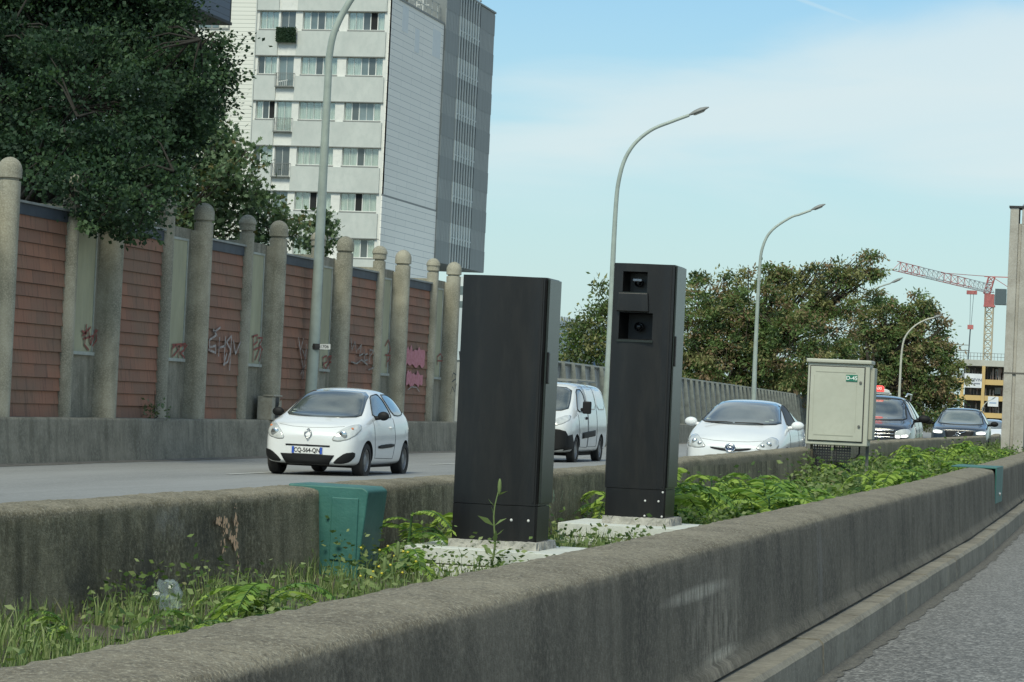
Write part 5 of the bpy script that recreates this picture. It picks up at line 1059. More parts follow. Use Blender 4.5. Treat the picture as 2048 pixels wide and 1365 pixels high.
while k < 150:
    y = 22+44*random.random()**1.5; xf, xn = interp(y, XF)+.18, interp(y, XN)-.5; x = xf+(xn-xf)*random.random()
    if inside(x, y) or (y < 23 and x > -3.6): continue
    put(random.choice(protos), x, y, (.5 if 29 < y < 37.7 and x < -3.2 else 1)*random.uniform(.7, 1.45)*(1 if x < xn-.5 else .75), random.random()*6.28, 'fern-leaved green sapling in the thick row between second dark cabinet and gantry leg', G); k += 1
for (x, y, s, p, lab) in ((-4.3, 17.4, 1.1, 2, 'arching fern-leaved sapling just left of the first dark cabinet'), (-4.45, 16.2, 1.15, 1, 'tall fern-leaved sapling right of the green steel hood'), (-4.1, 14.9, .7, 0, 'fern-leaved sapling hiding the foot of the green steel hood'),
                        (-3.75, 11.4, .75, 2, 'yellow-green fern-leaved weed below the plastic bag at lower left'), (-3.7, 10.4, .7, 0, 'spreading leafy weed at the lower left beside the barrier'), (-4.2, 10.2, .6, 3, 'low leafy weed at the left edge of the median')): put(protos[p], x, y, s, random.random()*6.28, lab)
for p in protos:
    for ch in list(p.children): bpy.data.objects.remove(ch)
    bpy.data.objects.remove(p)
# tall weed stalk before the first cabinet
lw = leafmat('stalk_leaf', (.17, .24, .09), (.22, .28, .12))
def stalk(base, h, lab, n=8, flowers=False, lean=(.03, 0)):
    t = thing('weed', base, lab, 'weed'); b = MB(); B0 = Vector(base); pts = [B0+Vector((lean[0]*s+.012*math.sin(s*7), lean[1]*s, h*s)) for s in np.linspace(0, 1, 9)]; b.tube(pts, [.008*(1-.6*i/8) for i in range(9)], 5); b.ellip(pts[-1], (.012, .012, .05), 8, 6); b.build('stem', lw, t, smooth=True)
    C = []; D_ = []; S_ = []
    for i in range(n): p = pts[1+i*7//n]; a = i*2.4; C.append(p); D_.append((math.cos(a), .3*math.sin(a), .55)); S_.append(.07*random.uniform(.8, 1.7))
    leaf_mesh('leaves', C, D_, S_, [lw], t, shape='diamond', ratio=.3)
    if flowers:
        b = MB()
        for i in range(9): b = MB(); b.ellip((B0.x+random.uniform(-.14, .14), B0.y+random.uniform(-.2, .2), B0.z+h*random.uniform(.6, 1.05)), (.007, .007, .006), 7, 5); b.build('flower', mat('flower_yellow', (.62, .52, .05), .6), t)
P0 = on_y(985, 1080, 15.6); stalk((P0[0], 15.6, P0[2]-.15), .46, 'single tall weed stalk in front of the first dark cabinet', 9, lean=(.02, 0))
stalk((-4.0, 14.2, .25), .22, 'yellow-flowered weed near the foot of the closed dark cabinet', 7, True)
stalk((-3.9, 13.6, .25), .17, 'second clump of yellow flowers, between the green hood and the foreground barrier', 6, True)
# small bush growing at the foot of the brick wall
P0 = on_x(310, 815, -17.0); bl = [(-17.0, P0[1], P0[2]-.03, .08, .3, .07)]
tree('bush', 'sparse little bush sprouting at the foot of the second tiled wall panel', 'bush', (-17.0, P0[1], .7), bl, 90, .07, [lm2[1], lt[1]], [.6, .4], .012, bark, clump=.2, shape='diamond', per=12)
# ================================================================== vehicles (metres, nose towards -Y)
def paint(name, c, c2=None, metal=0): return mat(name, c, .25, c2 or tuple(v*.93 for v in c), 1.2, metal=metal, coat=.8, spec=.5)
p_white = paint('car_paint_white', (.74, .76, .76), (.70, .72, .72)); p_black = paint('car_paint_black', (.015, .02, .03)); p_blue = paint('car_paint_dark_blue', (.022, .035, .055)); p_vwhite = paint('van_paint_white', (.70, .72, .72), (.62, .64, .63))
c_glass = mat('windscreen_glass', (.035, .045, .045), .04, (.08, .095, .09), 1.6, spec=1.0, coat=1.0, lo=.4, hi=.6); c_glassb = mat('side_glass', (.06, .09, .11), .04, (.12, .17, .19), 2.0, spec=1.0, coat=1.0)
c_seal = mat('black_trim', (.012, .012, .013), .5); c_plas = mat('black_plastic', (.011, .0115, .012), .6, spec=.25); c_tyre = mat('tyre_rubber', (.018, .018, .018), .85, (.03, .028, .026), 8); c_rim = mat('steel_rim', (.30, .30, .30), .45, (.2, .2, .2), 6, metal=.5)
c_lamp = mat('headlamp_glass', (.42, .44, .43), .12, (.62, .64, .62), 7, spec=.9, coat=1); c_chr = mat('chrome', (.75, .76, .77), .12, metal=1); c_refl = mat('lamp_reflector', (.55, .57, .56), .15, metal=.9); c_orange = mat('indicator_orange', (.55, .16, .05), .3)
c_led = mat('lit_headlamp', (.9, .9, .85), .3, emit=(1, .98, .9), estr=2.2); c_plate = mat('plate_white', (.72, .73, .72), .5); c_plb = mat('plate_blue', (.02, .08, .42), .5); c_ink = mat('plate_ink', (.01, .01, .01), .6); c_under = mat('underbody', (.008, .008, .008), .9)
def section(w, zb, zs, zt, wr, bul=.35):
    h = zs-zb; e = min(.055, (zt-zs)*.35)
    g = [(0, zb), (w*.6, zb), (w*.90, zb+.015), (w*.985, zb+.09), (w, zb+h*.42), (w*1.0, zb+h*.72), (w*.968, zs)]
    a = (w*.955, zs+.02); c = (wr, zt-e); g.append(((a[0]+c[0])/2+bul*.06*(zt-zs), (a[1]+c[1])/2)); g += [c, (wr*.62, zt-e*.22), (0, zt)]
    return g
class Car:
    def __init__(s, name, label, cat, L_, st, wb, fo, wr_, tw, paintm, zoff=0, tyre_y=None):
        s.L = L_; s.root = thing(name, (0, 0, 0), label, cat); s.p = paintm
        rings = [[(x, y-L_/2, z) for x, z in section(w, zb, zs, zt, wt)] for y, w, zb, zs, zt, wt in st]
        n = len(rings[0]); bm = bmesh.new(); V = []
        for r in rings:
            full = list(r)+[(-x, y, z) for x, y, z in reversed(r[1:-1])]; V.append([bm.verts.new(p) for p in full])
        m_ = len(V[0])
        for A, B_ in zip(V, V[1:]):
            for k in range(m_): bm.faces.new((A[k], A[(k+1) % m_], B_[(k+1) % m_], B_[k]))
        for R_, rev in ((V[0], 1), (V[-1], 0)):
            def pair(k): return R_[k], R_[(m_-k) % m_]
            for k in range(n-1):
                a, a2 = pair(k); b_, b2 = pair(k+1); q = [a, b_, b2, a2]; q = [v for i, v in enumerate(q) if v not in q[:i]]
                bm.faces.new(q if rev else q[::-1])
        bmesh.ops.recalc_face_normals(bm, faces=bm.faces)
        me = bpy.data.meshes.new('body'); bm.to_mesh(me); bm.free(); me.materials.append(paintm); me.materials.append(c_under)
        o = bpy.data.objects.new('body', me); COL.objects.link(o); sub = o.modifiers.new('s', 'SUBSURF'); sub.levels = sub.render_levels = 3
        bpy.context.view_layer.update(); dg = bpy.context.evaluated_depsgraph_get(); ev = o.evaluated_get(dg); em = ev.to_mesh()
        s.bvh = BVHTree.FromPolygons([v.co.copy() for v in em.vertices], [tuple(p.vertices) for p in em.polygons]); ev.to_mesh_clear()
        cut = MB(); cut.mi = 1
        s.wy = [fo-L_/2, fo+wb-L_/2]; R = wr_*1.13; W_ = max(q[1] for q in st)
        for yw in s.wy:
            for sd in (-1, 1):
                x0, x1 = sorted((sd*(W_-.27), sd*(W_+.2))); cut.lathe([(R*.98, x0), (R, x1)], 36, (0, yw, wr_+.01), 'x')
                nn = len(cut.v); cut.f += [tuple(range(nn-72, nn-36)), tuple(range(nn-36, nn))[::-1]]; cut.m += [1, 1]
        co = cut.build('cut', [c_under, c_under], None, sc=1); bmm = bmesh.new(); bmm.from_mesh(co.data); bmesh.ops.recalc_face_normals(bmm, faces=bmm.faces); bmm.to_mesh(co.data); bmm.free()
        bo = o.modifiers.new('b', 'BOOLEAN'); bo.operation = 'DIFFERENCE'; bo.object = co; bo.solver = 'EXACT'
        bpy.context.view_layer.update(); nm = bpy.data.meshes.new_from_object(o.evaluated_get(bpy.context.evaluated_depsgraph_get()))
        bpy.data.objects.remove(co); o.modifiers.clear(); o.data = nm; nm.name = 'body'
        nm.polygons.foreach_set('use_smooth', [True]*len(nm.polygons))
        bmm = bmesh.new(); bmm.from_mesh(nm)
        for e in bmm.edges:
            if len(e.link_faces) == 2 and (e.calc_face_angle(0) > rad(38) or e.link_faces[0].material_index != e.link_faces[1].material_index): e.smooth = False
        bmm.to_mesh(nm); bmm.free(); o.parent = s.root; s.body = o
        for yw in s.wy:
            for sd in (-1, 1):
                cx = sd*(W_-.115); w2 = .095; r = wr_
                b = MB(); b.lathe([(r*.62, -w2), (r*.93, -w2), (r, -w2*.72), (r, w2*.72), (r*.93, w2), (r*.68, w2), (r*.66, w2*.8), (r*.6, w2*.5)], 32, (cx, yw, r), 'x') if sd > 0 else b.lathe([(r*.62, w2), (r*.93, w2), (r, w2*.72), (r, -w2*.72), (r*.93, -w2), (r*.68, -w2), (r*.66, -w2*.8), (r*.6, -w2*.5)], 32, (cx, yw, r), 'x')
                wh = b.build('wheel', c_tyre, s.root, smooth='auto', sc=1)
                b = MB(); xo = sd*w2; pr = [(r*.64, .82), (r*.60, .78), (r*.56, .45), (r*.36, .50), (r*.30, .72), (r*.12, .78), (.001, .80)]; b.lathe([(q, xo*k) for q, k in pr], 28, (cx, yw, r), 'x')
                for j in range(5):
                    a = j*2*math.pi/5; b.ellip((cx+xo*.62, yw+r*.2*math.cos(a), r+r*.2*math.sin(a)), (.012, .014, .014), 6, 4)
                b.build('rim', c_rim, wh, smooth='auto', sc=1)
        b = MB(); b.box(-W_*.8, W_*.8, s.wy[0]-.2, s.wy[1]+.3, wr_*.55, wr_*.9); b.build('underbody', c_under, s.root, sc=1)
    def hit(s, p, axis):
        p = Vector(p)
        o, d = {'f': (Vector((p.x, -20, p.z)), Vector((0, 1, 0))), 'l': (Vector((20, p.y, p.z)), Vector((-1, 0, 0))), 'r': (Vector((-20, p.y, p.z)), Vector((1, 0, 0))), 't': (Vector((p.x, p.y, 20)), Vector((0, 0, -1)))}[axis]
        h = s.bvh.ray_cast(o, d)
        if h[0] is None:
            h = s.bvh.find_nearest(p)
        n = h[1]
        if n.dot(d) > 0: n = -n
        return h[0], n
    def P3(s, u, v, axis): return {'f': (u, 0, v), 'l': (0, u-s.L/2, v), 'r': (0, u-s.L/2, v), 't': (u, v-s.L/2, 0)}[axis]
    def patch(s, name, poly, axis, M, off=.006, parent=None, sm=2, rings=7, mirror=False, seal=None, label=None):
        """poly in (x,z) for 'f', (y from nose, z) for sides; wrapped on to the body"""
        P = [Vector((a, b_)) for a, b_ in poly]
        for _ in range(sm):      # corner cutting
            Q = []
            for i in range(len(P)): a, b_ = P[i], P[(i+1) % len(P)]; Q += [a.lerp(b_, .2), a.lerp(b_, .8)]
            P = Q
        D = []
        for i in range(len(P)):
            a, b_ = P[i], P[(i+1) % len(P)]; m_ = max(1, int((b_-a).length/.05)); D += [a.lerp(b_, k/m_) for k in range(m_)]
        P = D; c = sum(P, Vector((0, 0)))/len(P); n = len(P); out = []
        for ax, sx in ([(axis, 1)]+([({'l': 'r', 'r': 'l', 'f': 'f', 't': 't'}[axis], -1)] if mirror else [])):
            vs = []; fs = []
            def pt(q, o_):
                u = q.x*(sx if axis in 'ft' else 1); h, nn = s.hit(s.P3(u, q.y, ax), ax); return h+nn*o_
            vs.append(pt(c, off))
            for r in range(1, rings+1):
                for q in P: vs.append(pt(c.lerp(q, r/rings), off))
            for q in P: vs.append(pt(c+(q-c)*1.0+(q-c).normalized()*.006, -.006))
            for k in range(n): fs.append((0, 1+k, 1+(k+1) % n))
            for r in range(rings):
                for k in range(n): a = 1+r*n; fs.append((a+k, a+n+k, a+n+(k+1) % n, a+(k+1) % n))
            b = MB(); b.add(vs, fs); o = b.build(name, M, parent or s.root, smooth=True, sc=1)
            bmm = bmesh.new(); bmm.from_mesh(o.data); bmesh.ops.recalc_face_normals(bmm, faces=bmm.faces); bmm.to_mesh(o.data); bmm.free()
            if label: o['label'] = label
            if seal:
                ln = [pt(q, .004) for q in P]; b = MB(); b.tube(ln+[ln[0]], seal, 5, cap=False); b.build('seal', c_seal, o, smooth=True, sc=1)
            out.append(o)
        return out
    def line(s, name, pts, axis, r, M, mirror=False, parent=None, off=.0):
        for ax, sx in ([(axis, 1)]+([({'l': 'r', 'r': 'l', 'f': 'f', 't': 't'}[axis], -1)] if mirror else [])):
            Q = []
            for a, b_ in zip(pts, pts[1:]):
                a, b_ = Vector(a), Vector(b_); m_ = max(1, int((b_-a).length/.06)); Q += [a.lerp(b_, k/m_) for k in range(m_)]
            Q.append(Vector(pts[-1])); W3 = []
            for q in Q: u = q.x*(sx if axis in 'ft' else 1); h, n = s.hit(s.P3(u, q.y, ax), ax); W3.append(h+n*off)
            b = MB(); b.tube(W3, r, 5, cap=True); b.build(name, M, parent or s.root, smooth=True, sc=1)
    def mirrors(s, x, y, z, r, M, arm=.1):
        for sd in (-1, 1):
            b = MB(); yy_ = y-s.L/2; b.ellip((sd*(x+r[0]*.8), yy_, z), r, 16, 10); b.tube([(sd*(x-arm), yy_+.02, z-r[2]*.6), (sd*(x+r[0]*.3), yy_, z-r[2]*.4)], .035, 8); mi = b.build('mirror', M, s.root, smooth=True, sc=1)
            b = MB(); b.ellip((sd*(x+r[0]*.8), yy_+r[1]*.75, z), (r[0]*.85, r[1]*.4, r[2]*.8), 12, 8); b.build('mirror_glass', c_glassb, mi, smooth=True, sc=1)
    def plate(s, z, txt, w=.52, h=.11):
        hy, _ = s.hit((0, 0, z), 'f'); y = hy.y-.022
        b = MB(); b.box(-w/2, w/2, y, y+.02, z-h/2, z+h/2); p = b.build('number_plate', c_plate, s.root, sc=1)
        b = MB(); b.box(-w/2+.003, -w/2+.045, y-.003, y, z-h/2+.002, z+h/2-.002); b.box(w/2-.045, w/2-.003, y-.003, y, z-h/2+.002, z+h/2-.002); b.build('plate_band', c_plb, p, sc=1)
        text_part('plate_text', txt, .098, (0, y-.004, z-.002), (1, 0, 0), (0, 0, 1), c_ink, p, sc=1, squash=.86, bold=.0015)
        return p
    def place(s, x, y, z, rz=0): s.root.location = (x, y, z); s.root.rotation_euler = (0, 0, rz)
# ---------------------------------------------------- small white three-door hatchback
st = [(0, .50, .25, .56, .66, .40), (.04, .66, .21, .64, .76, .52), (.16, .755, .19, .76, .855, .60), (.45, .81, .18, .86, .93, .66), (.80, .827, .18, .91, 1.0, .675), (1.1, .827, .18, .93, 1.18, .63), (1.48, .827, .18, .945, 1.40, .56), (1.95, .827, .18, .955, 1.475, .555), (2.6, .827, .18, .965, 1.465, .55), (3.05, .82, .19, .975, 1.40, .53), (3.35, .79, .22, .98, 1.24, .51), (3.53, .73, .26, .95, 1.02, .48), (3.6, .62, .32, .82, .9, .42)]
c = Car('parked_car' if 0 else 'small_car', 'small white three-door hatchback driving past the brick wall', 'car', 3.6, st, 2.37, .70, .285, .165, p_white)
c.patch('windscreen', [(-.635, .985), (-.3, .965), (.3, .965), (.635, .985), (.60, 1.12), (.515, 1.385), (.2, 1.405), (-.2, 1.405), (-.515, 1.385), (-.60, 1.12)], 'f', c_glass, sm=1, seal=.009, off=.014, rings=10)
w_ = c.patch('side_window', [(1.12, .985), (1.35, 1.18), (1.60, 1.335), (1.98, 1.375), (2.03, 1.36), (2.20, 1.02), (2.15, .985)], 'l', c_glassb, mirror=True, sm=1, seal=.009)
c.patch('rear_side_window', [(2.32, 1.03), (2.12, 1.365), (2.6, 1.37), (2.92, 1.30), (3.08, 1.17), (3.05, 1.06), (2.75, 1.02)], 'l', c_glassb, mirror=True, sm=1, seal=.009)
c.line('door_gap', [(1.05, .95), (1.08, .6), (1.15, .32), (2.25, .30), (2.35, .62), (2.27, .98)], 'l', .005, c_seal, mirror=True)
c.patch('side_moulding', [(1.30, .47), (1.30, .53), (2.25, .56), (2.25, .50)], 'l', c_plas, mirror=True, sm=1, off=.016, rings=3)
c.patch('door_handle', [(1.98, .80), (1.98, .84), (2.14, .845), (2.14, .805)], 'l', p_white, mirror=True, sm=1, off=.03, rings=2)
hl = [(.395, .60), (.46, .71), (.56, .80), (.66, .855), (.745, .87), (.775, .80), (.745, .70), (.66, .625), (.52, .59)]
for h in c.patch('headlight', hl, 'f', c_lamp, mirror=True, sm=1, off=.01, seal=.005): 
    pass
for sd in (-1, 1):
    for (x, z, r, M) in ((.57, .69, .07, c_refl), (.68, .79, .022, c_orange)): hp, n = c.hit((sd*x, 0, z), 'f'); b = MB(); q = n*.012; b.ellip(hp+q, (r, .014, r*.95), 14, 8); b.build('bulb_bowl', M, c.root, smooth=True, sc=1)
c.patch('bumper_slot', [(-.37, .49), (-.37, .515), (.37, .515), (.37, .49)], 'f', c_plas, sm=0, off=.008, rings=2)
c.patch('lower_grille', [(-.36, .215), (-.45, .36), (.45, .36), (.36, .215)], 'f', c_plas, sm=0, off=.018, rings=9)
c.patch('bumper_vent', [(.43, .235), (.50, .31), (.62, .40), (.745, .425), (.74, .34), (.68, .265), (.58, .235)], 'f', c_plas, mirror=True, sm=1, off=.014)
c.line('bonnet_gap', [(-.74, .80), (-.5, .835), (0, .845), (.5, .835), (.74, .80)] if 0 else [(-.55, .83), (-.3, .800), (0, .792), (.3, .800), (.55, .83)], 'f', .0035, c_seal)
hy, n_ = c.hit((0, 0, .69), 'f'); b = MB()
for sc_, M in ((1, c_chr),):
    q = [(0, .085), (.055, .015), (.055, -.015), (0, -.085), (-.055, -.015), (-.055, .015), (0, .085)]; b.tube([(u, hy.y-.02+.25*v, .69+v) for u, v in q], .011, 6)
b.build('badge', mat('badge_metal', (.35, .36, .37), .25, metal=.8), c.root, smooth=True, sc=1)
c.plate(.425, 'CQ-564-QN'); c.mirrors(.83, 1.22, 1.02, (.10, .055, .075), c_plas)
b = MB(); 
for sd in (-1, 1): b.tube([(sd*.05, .90-1.8, .985), (sd*.3-.25, .88-1.8, 1.0), (sd*.3-.1, .9-1.8, 1.005)], .01, 5)
b.build('wiper', c_seal, c.root, sc=1)
b = MB()
for z in (1.02, 1.06): h, n = c.hit((-.52, 0, z), 'f'); b.box(h.x-.03, h.x+.03, h.y-.02, h.y-.012, z-.015, z+.013)
b.build('sticker', mat('sticker_pale', (.5, .6, .55), .5), c.root, sc=1)
c.root.scale = (1.05,)*3; c.place(-14.14, 44.7+1.8, .0, rad(.5))
# ---------------------------------------------------- white panel van
st = [(0, .66, .30, .78, .92, .5), (.05, .82, .27, .92, 1.04, .62), (.3, .91, .25, 1.03, 1.15, .7), (.7, .945, .25, 1.12, 1.27, .76), (1.15, .948, .25, 1.16, 1.60, .74), (1.5, .948, .25, 1.20, 1.86, .73), (1.9, .948, .25, 1.22, 1.94, .74), (2.6, .948, .25, 1.24, 1.95, .75), (4.3, .948, .25, 1.24, 1.94, .75), (4.7, .94, .28, 1.22, 1.91, .74), (4.8, .9, .32, 1.15, 1.85, .72)]
c = Car('panel_van', 'white panel van seen between the two dark cabinets', 'van', 4.8, st, 3.0, .95, .33, .2, p_vwhite)
c.patch('windscreen', [(-.72, 1.26), (0, 1.22), (.72, 1.26), (.70, 1.5), (.64, 1.80), (0, 1.83), (-.64, 1.80), (-.70, 1.5)], 'f', c_glass, sm=1, seal=.012, off=.014, rings=10)
c.patch('side_window', [(1.15, 1.24), (1.30, 1.45), (1.58, 1.77), (2.02, 1.78), (2.08, 1.24)], 'l', c_glassb, mirror=True, sm=1, seal=.012)
c.patch('bumper', [(-.78, .30), (-.80, .80), (-.3, .84), (.3, .84), (.80, .80), (.86, .66), (.84, .30)], 'f', c_plas, sm=1, off=.035, rings=12)
c.patch('bumper_side', [(.12, .32), (.12, .66), (.45, .70), (.60, .5), (.6, .36)], 'l', c_plas, mirror=True, sm=0, off=.012)
c.patch('fog_lamp', [(.55, .47), (.55, .57), (.65, .57), (.65, .47)], 'f', c_seal, mirror=True, sm=2, off=.03, rings=2)
c.patch('headlight', [(.42, .92), (.55, 1.03), (.72, 1.13), (.84, 1.15), (.86, 1.04), (.76, .95), (.6, .90)], 'f', c_lamp, mirror=True, sm=1, off=.012, seal=.006)
c.patch('side_moulding', [(1.55, .60), (1.55, .74), (3.1, .80), (3.1, .66)], 'l', c_plas, mirror=True, sm=0, off=.02, rings=3)
c.line('door_gap', [(1.12, 1.2), (1.2, .7), (1.35, .4), (2.2, .38), (2.2, 1.24), (2.15, 1.82)], 'l', .007, c_seal, mirror=True); c.line('sliding_door_gap', [(2.28, 1.84), (2.28, .4), (3.35, .4), (3.35, 1.84)], 'l', .007, c_seal, mirror=True)
c.patch('pressed_panel', [(2.4, 1.30), (2.38, 1.80), (3.28, 1.80), (3.28, 1.30)], 'l', mat('van_panel', (.62, .68, .69), .2, coat=.8), mirror=True, sm=1, off=.008); c.patch('pressed_panel', [(3.45, 1.30), (3.45, 1.80), (4.5, 1.78), (4.5, 1.30)], 'l', MT['van_panel'], mirror=True, sm=1, off=.008)
c.patch('door_handle', [(1.95, 1.06), (1.95, 1.12), (2.12, 1.12), (2.12, 1.06)], 'l', c_plas, mirror=True, sm=1, off=.03, rings=2)
for sd in (-1, 1): 
    b = MB(); x = sd*1.08; b.box(x-.10, x+.10, 1.22-2.4, 1.36-2.4, 1.20, 1.50); b.box(min(x, sd*.92), max(x, sd*.92), 1.26-2.4, 1.32-2.4, 1.26, 1.34); b.build('mirror', c_plas, c.root, sc=1, bevel=.03)
b = MB()
for y in (1.9, 2.9, 3.9): b.box(-.72, .72, y-2.4, y-2.35, 1.99, 2.03)
for sd in (-.7, .7): b.box(sd-.02, sd+.02, 1.75-2.4, 4.3-2.4, 1.965, 2.0)
b.build('roof_rack', mat('rack_grey', (.2, .21, .2), .5), c.root, sc=1)
c.place(-14.58, 63.3+2.4, 0, rad(.5))
# ---------------------------------------------------- white low saloon, half behind the utility box
st = [(0, .46, .24, .56, .64, .32), (.05, .66, .20, .62, .73, .5), (.22, .79, .18, .72, .83, .6), (.6, .855, .17, .82, .93, .68), (1.0, .872, .17, .90, 1.03, .72), (1.35, .872, .17, .93, 1.17, .67), (1.85, .872, .17, .95, 1.385, .585), (2.4, .872, .17, .965, 1.485, .56), (2.9, .872, .17, .98, 1.475, .55), (3.6, .865, .19, 1.01, 1.36, .52), (4.15, .82, .24, 1.04, 1.18, .49), (4.4, .74, .3, .98, 1.05, .46), (4.46, .62, .36, .85, .92, .4)]
c = Car('saloon_car', 'white low aerodynamic hatchback half hidden by the beige utility box', 'car', 4.46, st, 2.7, .93, .31, .2, p_white)
c.patch('windscreen', [(-.70, 1.05), (-.3, 1.02), (.3, 1.02), (.70, 1.05), (.66, 1.15), (.55, 1.40), (.2, 1.425), (-.2, 1.425), (-.55, 1.40), (-.66, 1.15)], 'f', c_glass, sm=1, seal=.011, off=.014, rings=10)
c.patch('side_window', [(1.55, 1.03), (1.75, 1.16), (2.1, 1.33), (2.45, 1.39), (2.62, 1.39), (2.66, 1.03)], 'l', c_seal, mirror=True, sm=1, seal=.009, label='open dark front window')
c.patch('rear_side_window', [(2.75, 1.04), (2.72, 1.39), (3.1, 1.36), (3.6, 1.25), (3.75, 1.13), (3.4, 1.07)], 'l', c_glassb, mirror=True, sm=1, seal=.009)
c.line('door_gap', [(1.45, 1.0), (1.4, .6), (1.5, .35), (2.65, .33), (2.7, 1.0)], 'l', .005, c_seal, mirror=True)
c.patch('headlight', [(.43, .62), (.50, .70), (.60, .80), (.66, .83), (.755, .80), (.79, .70), (.76, .62), (.6, .60)], 'f', c_lamp, mirror=True, sm=1, off=.01, seal=.006)
for sd in (-1, 1):
    for (x, z, r) in ((.64, .70, .05), (.54, .67, .04)): hp, n = c.hit((sd*x, 0, z), 'f'); b = MB(); b.ellip(hp+n*.012, (r, .02, r*.95), 14, 8); b.build('bulb_bowl', c_refl, c.root, smooth=True, sc=1)
c.patch('grille', [(-.34, .60), (-.36, .63), (-.1, .605), (.1, .605), (.36, .63), (.34, .60), (.12, .565), (-.12, .565)], 'f', c_seal, sm=1, off=.008, rings=3)
c.line('bonnet_gap', [(-.62, .77), (-.3, .735), (0, .728), (.3, .735), (.62, .77)], 'f', .004, c_seal)
hy, _ = c.hit((0, 0, .62), 'f'); b = MB(); y = hy.y-.03
def ell(cx, cz, rx, rz, n=24): return [(cx+rx*math.cos(2*math.pi*k/n), y, cz+rz*math.sin(2*math.pi*k/n)) for k in range(n+1)]
b.tube(ell(0, .625, .088, .062), .011, 6, cap=False); b.tube(ell(0, .625, .026, .058), .007, 6, cap=False); b.tube(ell(0, .652, .06, .022), .008, 6, cap=False); b.build('badge', c_chr, c.root, smooth=True, sc=1)
b = MB(); b.ellip((0, y+.012, .625), (.085, .01, .06), 16, 8); b.build('badge_backing', mat('badge_blue', (.05, .08, .16), .2), c.root, smooth=True, sc=1)
c.mirrors(.86, 1.62, 1.04, (.115, .07, .08), p_white, arm=.10)
b = MB()
for x in (-.42, .12): b.tube([(x-.2, 1.0-2.23, 1.055), (x+.18, 1.02-2.23, 1.06), (x+.3, 1.0-2.23, 1.05)], .011, 5)
b.build('wiper', c_seal, c.root, sc=1)
b = MB()
for x, z in ((.53, 1.12), (.46, 1.09), (-.58, 1.10)): h, n = c.hit((x, 0, z), 'f'); b.box(h.x-.035, h.x+.035, h.y-.03, h.y-.022, z-.01, z+.012)
b.build('sticker', MT['sticker_pale'], c.root, sc=1)
c.place(-7.28, 46.9+2.23, .18, rad(.8))
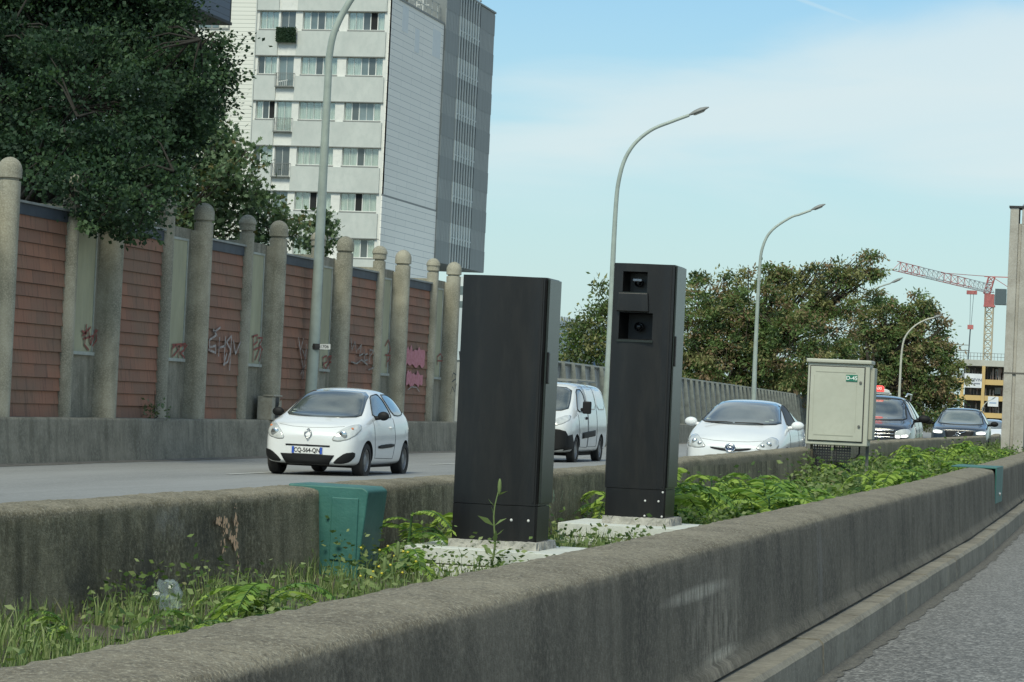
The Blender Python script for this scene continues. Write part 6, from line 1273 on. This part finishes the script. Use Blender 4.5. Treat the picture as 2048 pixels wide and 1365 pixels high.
# ---------------------------------------------------- taxi and dark blue estate
suv = [(0, .52, .32, .80, .93, .44), (.05, .74, .27, .90, 1.0, .62), (.25, .86, .24, .97, 1.06, .68), (.75, .915, .23, 1.02, 1.12, .74), (1.1, .92, .23, 1.05, 1.2, .73), (1.5, .92, .23, 1.07, 1.43, .66), (1.85, .92, .23, 1.08, 1.6, .61), (2.4, .92, .23, 1.09, 1.67, .6), (3.5, .92, .23, 1.11, 1.65, .59), (4.1, .9, .27, 1.13, 1.5, .57), (4.35, .86, .32, 1.12, 1.25, .55), (4.5, .76, .38, .98, 1.05, .5)]
def suvcar(name, label, sc_, pm, pos, taxi):
    c = Car(name, label, 'taxi' if taxi else 'car', 4.5, suv, 2.68, .88, .34, .22, pm)
    c.patch('windscreen', [(-.72, 1.14), (-.3, 1.115), (.3, 1.115), (.72, 1.14), (.68, 1.28), (.60, 1.57), (.2, 1.59), (-.2, 1.59), (-.60, 1.57), (-.68, 1.28)], 'f', c_glass if taxi else mat('windscreen_pale', (.10, .125, .115), .05, (.16, .18, .165), 2, spec=1, coat=1), sm=1, seal=.012)
    c.patch('side_window', [(1.35, 1.14), (1.55, 1.3), (1.85, 1.5), (2.1, 1.56), (2.4, 1.57), (2.42, 1.14)], 'l', c_glassb, mirror=True, sm=1, seal=.01); c.patch('rear_side_window', [(2.5, 1.15), (2.5, 1.57), (3.2, 1.56), (3.8, 1.45), (3.85, 1.25), (3.4, 1.17)], 'l', c_glassb, mirror=True, sm=1, seal=.01)
    c.line('door_gap', [(1.3, 1.1), (1.28, .6), (1.35, .4), (2.4, .38), (2.45, 1.1)], 'l', .005, c_seal, mirror=True)
    for sd in (-1, 1): b = MB(); b.tube([(sd*.62, 1.9-2.25, 1.63), (sd*.64, 2.2-2.25, 1.70), (sd*.64, 3.6-2.25, 1.69), (sd*.6, 3.9-2.25, 1.58)], .02, 6); b.build('roof_rail', c_chr if taxi else MT['rack_grey'], c.root, smooth=True, sc=1)
    if taxi:
        for z, h in ((.90, .012), (.83, .012), (.76, .012)): c.patch('grille_bar', [(-.52, z-h), (-.52, z+h), (.52, z+h), (.52, z-h)], 'f', c_chr, sm=0, off=.02, rings=2)
        c.patch('grille', [(-.54, .74), (-.54, .915), (.54, .915), (.54, .74)], 'f', c_seal, sm=0, off=.008, rings=4)
        c.patch('headlight', [(.55, .75), (.55, .88), (.66, .93), (.82, .95), (.86, .86), (.80, .77)], 'f', c_lamp, mirror=True, sm=1, off=.012)
        c.patch('daytime_light', [(.56, .755), (.56, .80), (.64, .80), (.66, .755)], 'f', c_led, mirror=True, sm=1, off=.022, rings=3); c.patch('daytime_light', [(.68, .765), (.69, .81), (.79, .825), (.80, .78)], 'f', c_led, mirror=True, sm=1, off=.022, rings=3)
        y = c.hit((0, 0, .83), 'f')[0].y-.05; b = MB()
        b.tube([(.075*math.cos(k*.262), y, .83+.075*math.sin(k*.262)) for k in range(25)], .010, 6, cap=False); b.tube([(-.045, y, .885), (-.02, y, .835), (0, y, .865), (.02, y, .835), (.045, y, .885)], .008, 5); b.tube([(-.06, y, .855), (-.03, y, .765), (0, y, .825), (.03, y, .765), (.06, y, .855)], .008, 5); b.build('badge', c_chr, c.root, smooth=True, sc=1)
        b = MB(); b.prism([(-.27, 0), (-.25, .06), (-.17, .085), (.17, .085), (.25, .06), (.27, 0)], (0, 1.98-2.25, 1.70), (1, 0, 0), (0, 0, 1), (0, .16, 0)); b.box(-.3, .3, 2.0-2.25, 2.12-2.25, 1.665, 1.70); s_ = b.build('taxi_sign_base', mat('sign_shell', (.6, .62, .6), .4), c.root, sc=1, bevel=.01)
        b = MB(); b.prism([(-.15, 0), (-.135, .11), (-.10, .135), (.10, .135), (.135, .11), (.15, 0)], (0, 1.97-2.25, 1.72), (1, 0, 0), (0, 0, 1), (0, .18, 0)); s2 = b.build('taxi_light', mat('taxi_light_red', (.65, .04, .04), .3, emit=(1, .07, .05), estr=.9), s_, sc=1, bevel=.012); s2['label'] = 'red lit taxi light'
        text_part('taxi_text', 'TAXI', .085, (0, 1.967-2.25, 1.79), (1, 0, 0), (0, 0, 1), mat('taxi_letters', (.9, .55, .5), .4, emit=(1, .6, .55), estr=.7), s2, sc=1, bold=.001)
        b = MB()
        for k, (y0_, z0_) in enumerate(((.95, .95), (1.05, .80), (1.15, .95), (1.25, .80), (1.35, .95))):
            pass
        for q in ([(1.05, .82), (1.05, .98), (1.4, 1.0), (1.4, .84)],): c.patch('chequer_panel', q, 'l', c_plate, mirror=True, sm=0, off=.008, rings=3)
        for q in ([(1.08, .90), (1.08, .97), (1.18, .975), (1.18, .905)], [(1.24, .86), (1.24, .92), (1.34, .93), (1.34, .87)]): c.patch('chequer', q, 'l', c_seal, mirror=True, sm=0, off=.012, rings=2)
    else:
        c.patch('grille', [(-.40, .70), (-.46, .92), (.46, .92), (.40, .70)], 'f', c_seal, sm=0, off=.008, rings=4)
        c.patch('headlight', [(.54, .80), (.50, .87), (.60, .925), (.84, .945), (.86, .87), (.80, .81)], 'f', c_lamp, mirror=True, sm=1, off=.012); c.patch('daytime_light', [(.55, .82), (.55, .87), (.68, .90), (.80, .89), (.80, .83)], 'f', c_led, mirror=True, sm=1, off=.022, rings=3)
        y = c.hit((0, 0, .8), 'f')[0].y-.04; b = MB(); b.tube([(-.20, y, .74), (.20, y, .90)], .012, 6); b.tube([(-.03+.075*math.cos(k*.262), y, .81+.06*math.sin(k*.262)) for k in range(25)], .010, 6, cap=False); b.build('badge', c_chr, c.root, smooth=True, sc=1)
    c.mirrors(.95, 1.5, 1.17, (.13, .07, .085), c_plas, arm=.1)
    c.root.scale = (sc_,)*3; c.place(*pos)
suvcar('taxi_car', 'black taxi with a red lit roof sign and chrome grille bars, behind the utility box', 1.06, p_black, (-6.45, 61.3+2.25, .2, rad(1.5)), True)
suvcar('estate_car', 'dark blue car with lit headlamps, rightmost of the oncoming cars', 1.02, p_blue, (-6.55, 90+2.25, .18, rad(2)), False)
# a pale car just showing right of the dark blue one
c = Car('small_car', 'pale car barely showing between the dark blue car and the gantry leg', 'car', 4.46, st, 2.7, .93, .31, .2, p_white)
c.patch('windscreen', [(-.70, 1.05), (0, 1.02), (.70, 1.05), (.55, 1.40), (0, 1.425), (-.55, 1.40)], 'f', c_glass, sm=1); c.mirrors(.90, 1.62, 1.04, (.125, .07, .085), p_white, arm=.12)
P0 = at(1990, 868, 118)*K; c.place(P0[0]-.2, P0[1], .1, rad(4))
